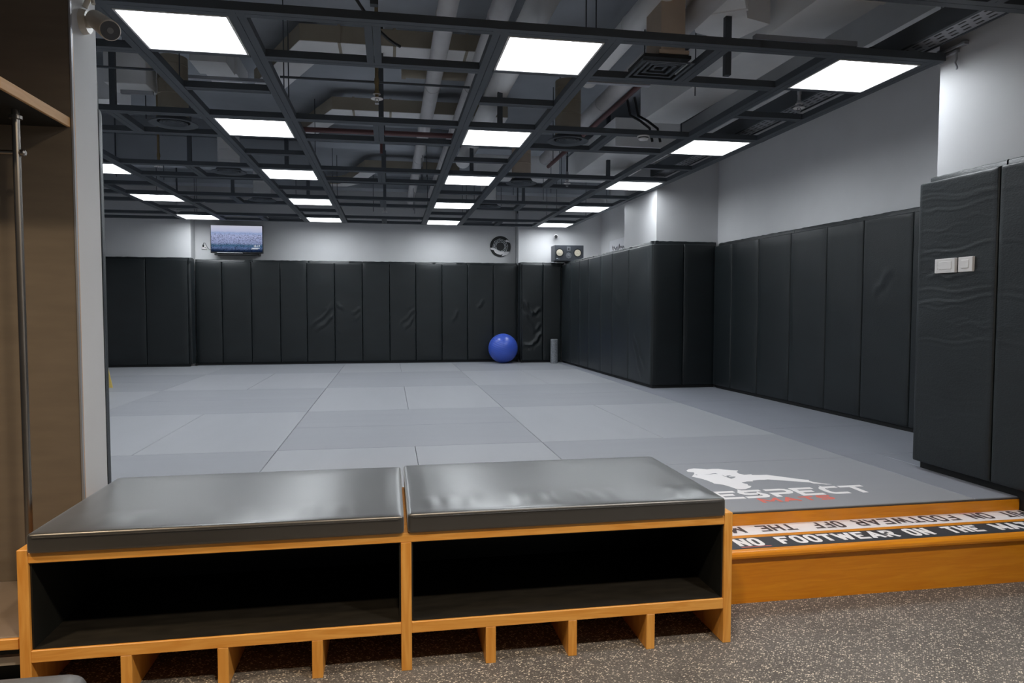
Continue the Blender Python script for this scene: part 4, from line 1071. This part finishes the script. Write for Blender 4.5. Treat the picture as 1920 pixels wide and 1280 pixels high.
# exercise ball, foam roller, caution sign
t = thing('exercise_ball', 'large blue exercise ball on the mats against the back wall pads', 'exercise ball', (2.115, 13.01, MT))
bm = bmesh.new(); R_ = .279; prof = []
for k in range(97):
    a = -PI/2+PI*k/96
    rr_ = R_+(.0012*math.cos(a*46) if abs(a) < 1.2 else 0)
    prof.append((max(0, rr_*math.cos(a)) if 0 < k < 96 else 0, rr_*math.sin(a)))
lathe(bm, prof, (2.115, 13.01, MT+R_), (.25, -.25, 1), 64)
obj('ball_skin', bm, M['ball'], t, smooth=80)
obj('valve', lathe(bmesh.new(), [(.012, -.002), (.012, .003), (0, .004)], Vector((2.115, 13.01, MT+R_))+Vector((.25, -.25, 1)).normalized()*R_, (.25, -.25, 1), 14), M['ball'], t, smooth=True)
single('foam_roller', lathe(bmesh.new(), [(.028, .455), (.062, .455), (.069, .449), (.0695, .24), (.069, .006), (.062, 0), (.028, 0), (.028, .455)], (3.062, 12.80, MT), n=30), M['roller'], 'grey speckled foam roller standing upright in the padded corner', 'foam roller', smooth=40)
t = thing('caution_sign', 'pale yellow folding floor sign half hidden behind the grey wall end', 'floor sign', (-3.71, 9.62, MT))
for s in (-1, 1):
    bm = bmesh.new()
    q = [(-3.86, 0), (-3.56, 0), (-3.625, .62), (-3.795, .62)]
    lo = [bm.verts.new((x, 9.60+s*(.16-.145*z/.62), MT+z)) for x, z in q]
    hi = [bm.verts.new((x, 9.60+s*(.172-.145*z/.62), MT+z)) for x, z in q]
    bm.faces.new(lo); bm.faces.new(hi)
    for k in range(4): bm.faces.new((lo[k], lo[(k+1) % 4], hi[(k+1) % 4], hi[k]))
    obj('sign_leaf', bm, M['yellow'], t)
obj('sign_hinge', tube(bmesh.new(), [(-3.79, 9.60, MT+.618), (-3.63, 9.60, MT+.618)], .012, 8), M['yellow'], t)

# switches on the near pad
for y0, y1, lab, rock in ((3.673, 3.829, 'wide white double wall switch on the creased black pad', (3.697, 3.793)), (3.544, 3.648, 'square white wall switch nearer the pad seam', (3.569, 3.622))):
    t = thing('wall_switch', lab, 'switch', (3.36, (y0+y1)/2, .219))
    obj('plate', B(3.352, 3.374, y0, y1, .219, .307), M['white'], t, bev=.003, seg=2)
    obj('rocker', B(3.349, 3.353, rock[0], rock[1], .240, .289), M['white'], t, bev=.0015)
    if y1-y0 > .12:
        for k in range(3): obj('indicator', B(3.3495, 3.353, 3.805, 3.819, .242+.018*k, .253+.018*k), M['white'], t)

# near camera on the grey wall end
t = thing('security_camera', 'cream bullet security camera on the grey wall end beside the locker', 'camera', (-1.2, 3.2, 1.1))
obj('mount', tube(bmesh.new(), [(-1.272, 3.262, 1.205), (-1.245, 3.262, 1.205)], [.052, .046], 24), M['cream'], t, smooth=40)
obj('joint', tube(bmesh.new(), [(-1.247, 3.262, 1.205), (-1.222, 3.25, 1.205)], .024, 16), M['cream'], t, smooth=True)
d_ = (Vector((-1.105, 3.10, 1.118))-Vector((-1.212, 3.242, 1.208))).normalized(); e_ = Vector((-1.105, 3.10, 1.118)); s_ = Vector((-1.212, 3.242, 1.212))
obj('body', tube(bmesh.new(), [s_-d_*.004, s_, e_-d_*.004, e_], [.030, .037, .041, .038], 24), M['cream'], t, smooth=40)
obj('lens_face', tube(bmesh.new(), [e_-d_*.001, e_+d_*.002], .0365, 24), M['dgrey'], t, smooth=40)
obj('lens', tube(bmesh.new(), [e_+d_*.001, e_+d_*.0035], .012, 16), M['mgrey'], t, smooth=40)
bm = tube(bmesh.new(), [(-1.262, 3.27, 1.268), (-1.245, 3.27, 1.31), (-1.225, 3.29, 1.36), (-1.235, 3.30, 1.45), (-1.25, 3.30, 1.75)], .011, 10)
tube(bm, [(-1.228, 3.27, 1.285), (-1.242, 3.285, 1.33), (-1.232, 3.30, 1.40)], .008, 8)
single('camera_cable', bm, M['cream'], 'cream cable gathered above the bullet camera on the grey wall', 'cable', smooth=True)

# bracket on the near column
t = thing('wall_bracket', 'small steel strut bracket with a hanging rod high on the near column', 'bracket', (3.44, 3.9, 1.47))
obj('bar', B(3.433, 3.465, 3.74, 3.995, 1.600, 1.620), M['steel'], t, bev=.002)
obj('lower_bar', B(3.440, 3.465, 3.81, 3.995, 1.578, 1.592), M['steel'], t)
obj('hanging_rod', tube(bmesh.new(), [(3.445, 3.81, 1.585), (3.445, 3.81, 1.535), (3.443, 3.818, 1.515), (3.445, 3.805, 1.485), (3.44, 3.80, 1.47)], .006, 8), M['steel'], t, smooth=True)
obj('clamp', B(3.431, 3.463, 3.93, 3.958, 1.552, 1.63), M['steel'], t)
obj('drop_rod', tube(bmesh.new(), [(3.447, 3.944, 1.62), (3.447, 3.944, SLAB)], .005, 6), M['steel'], t)
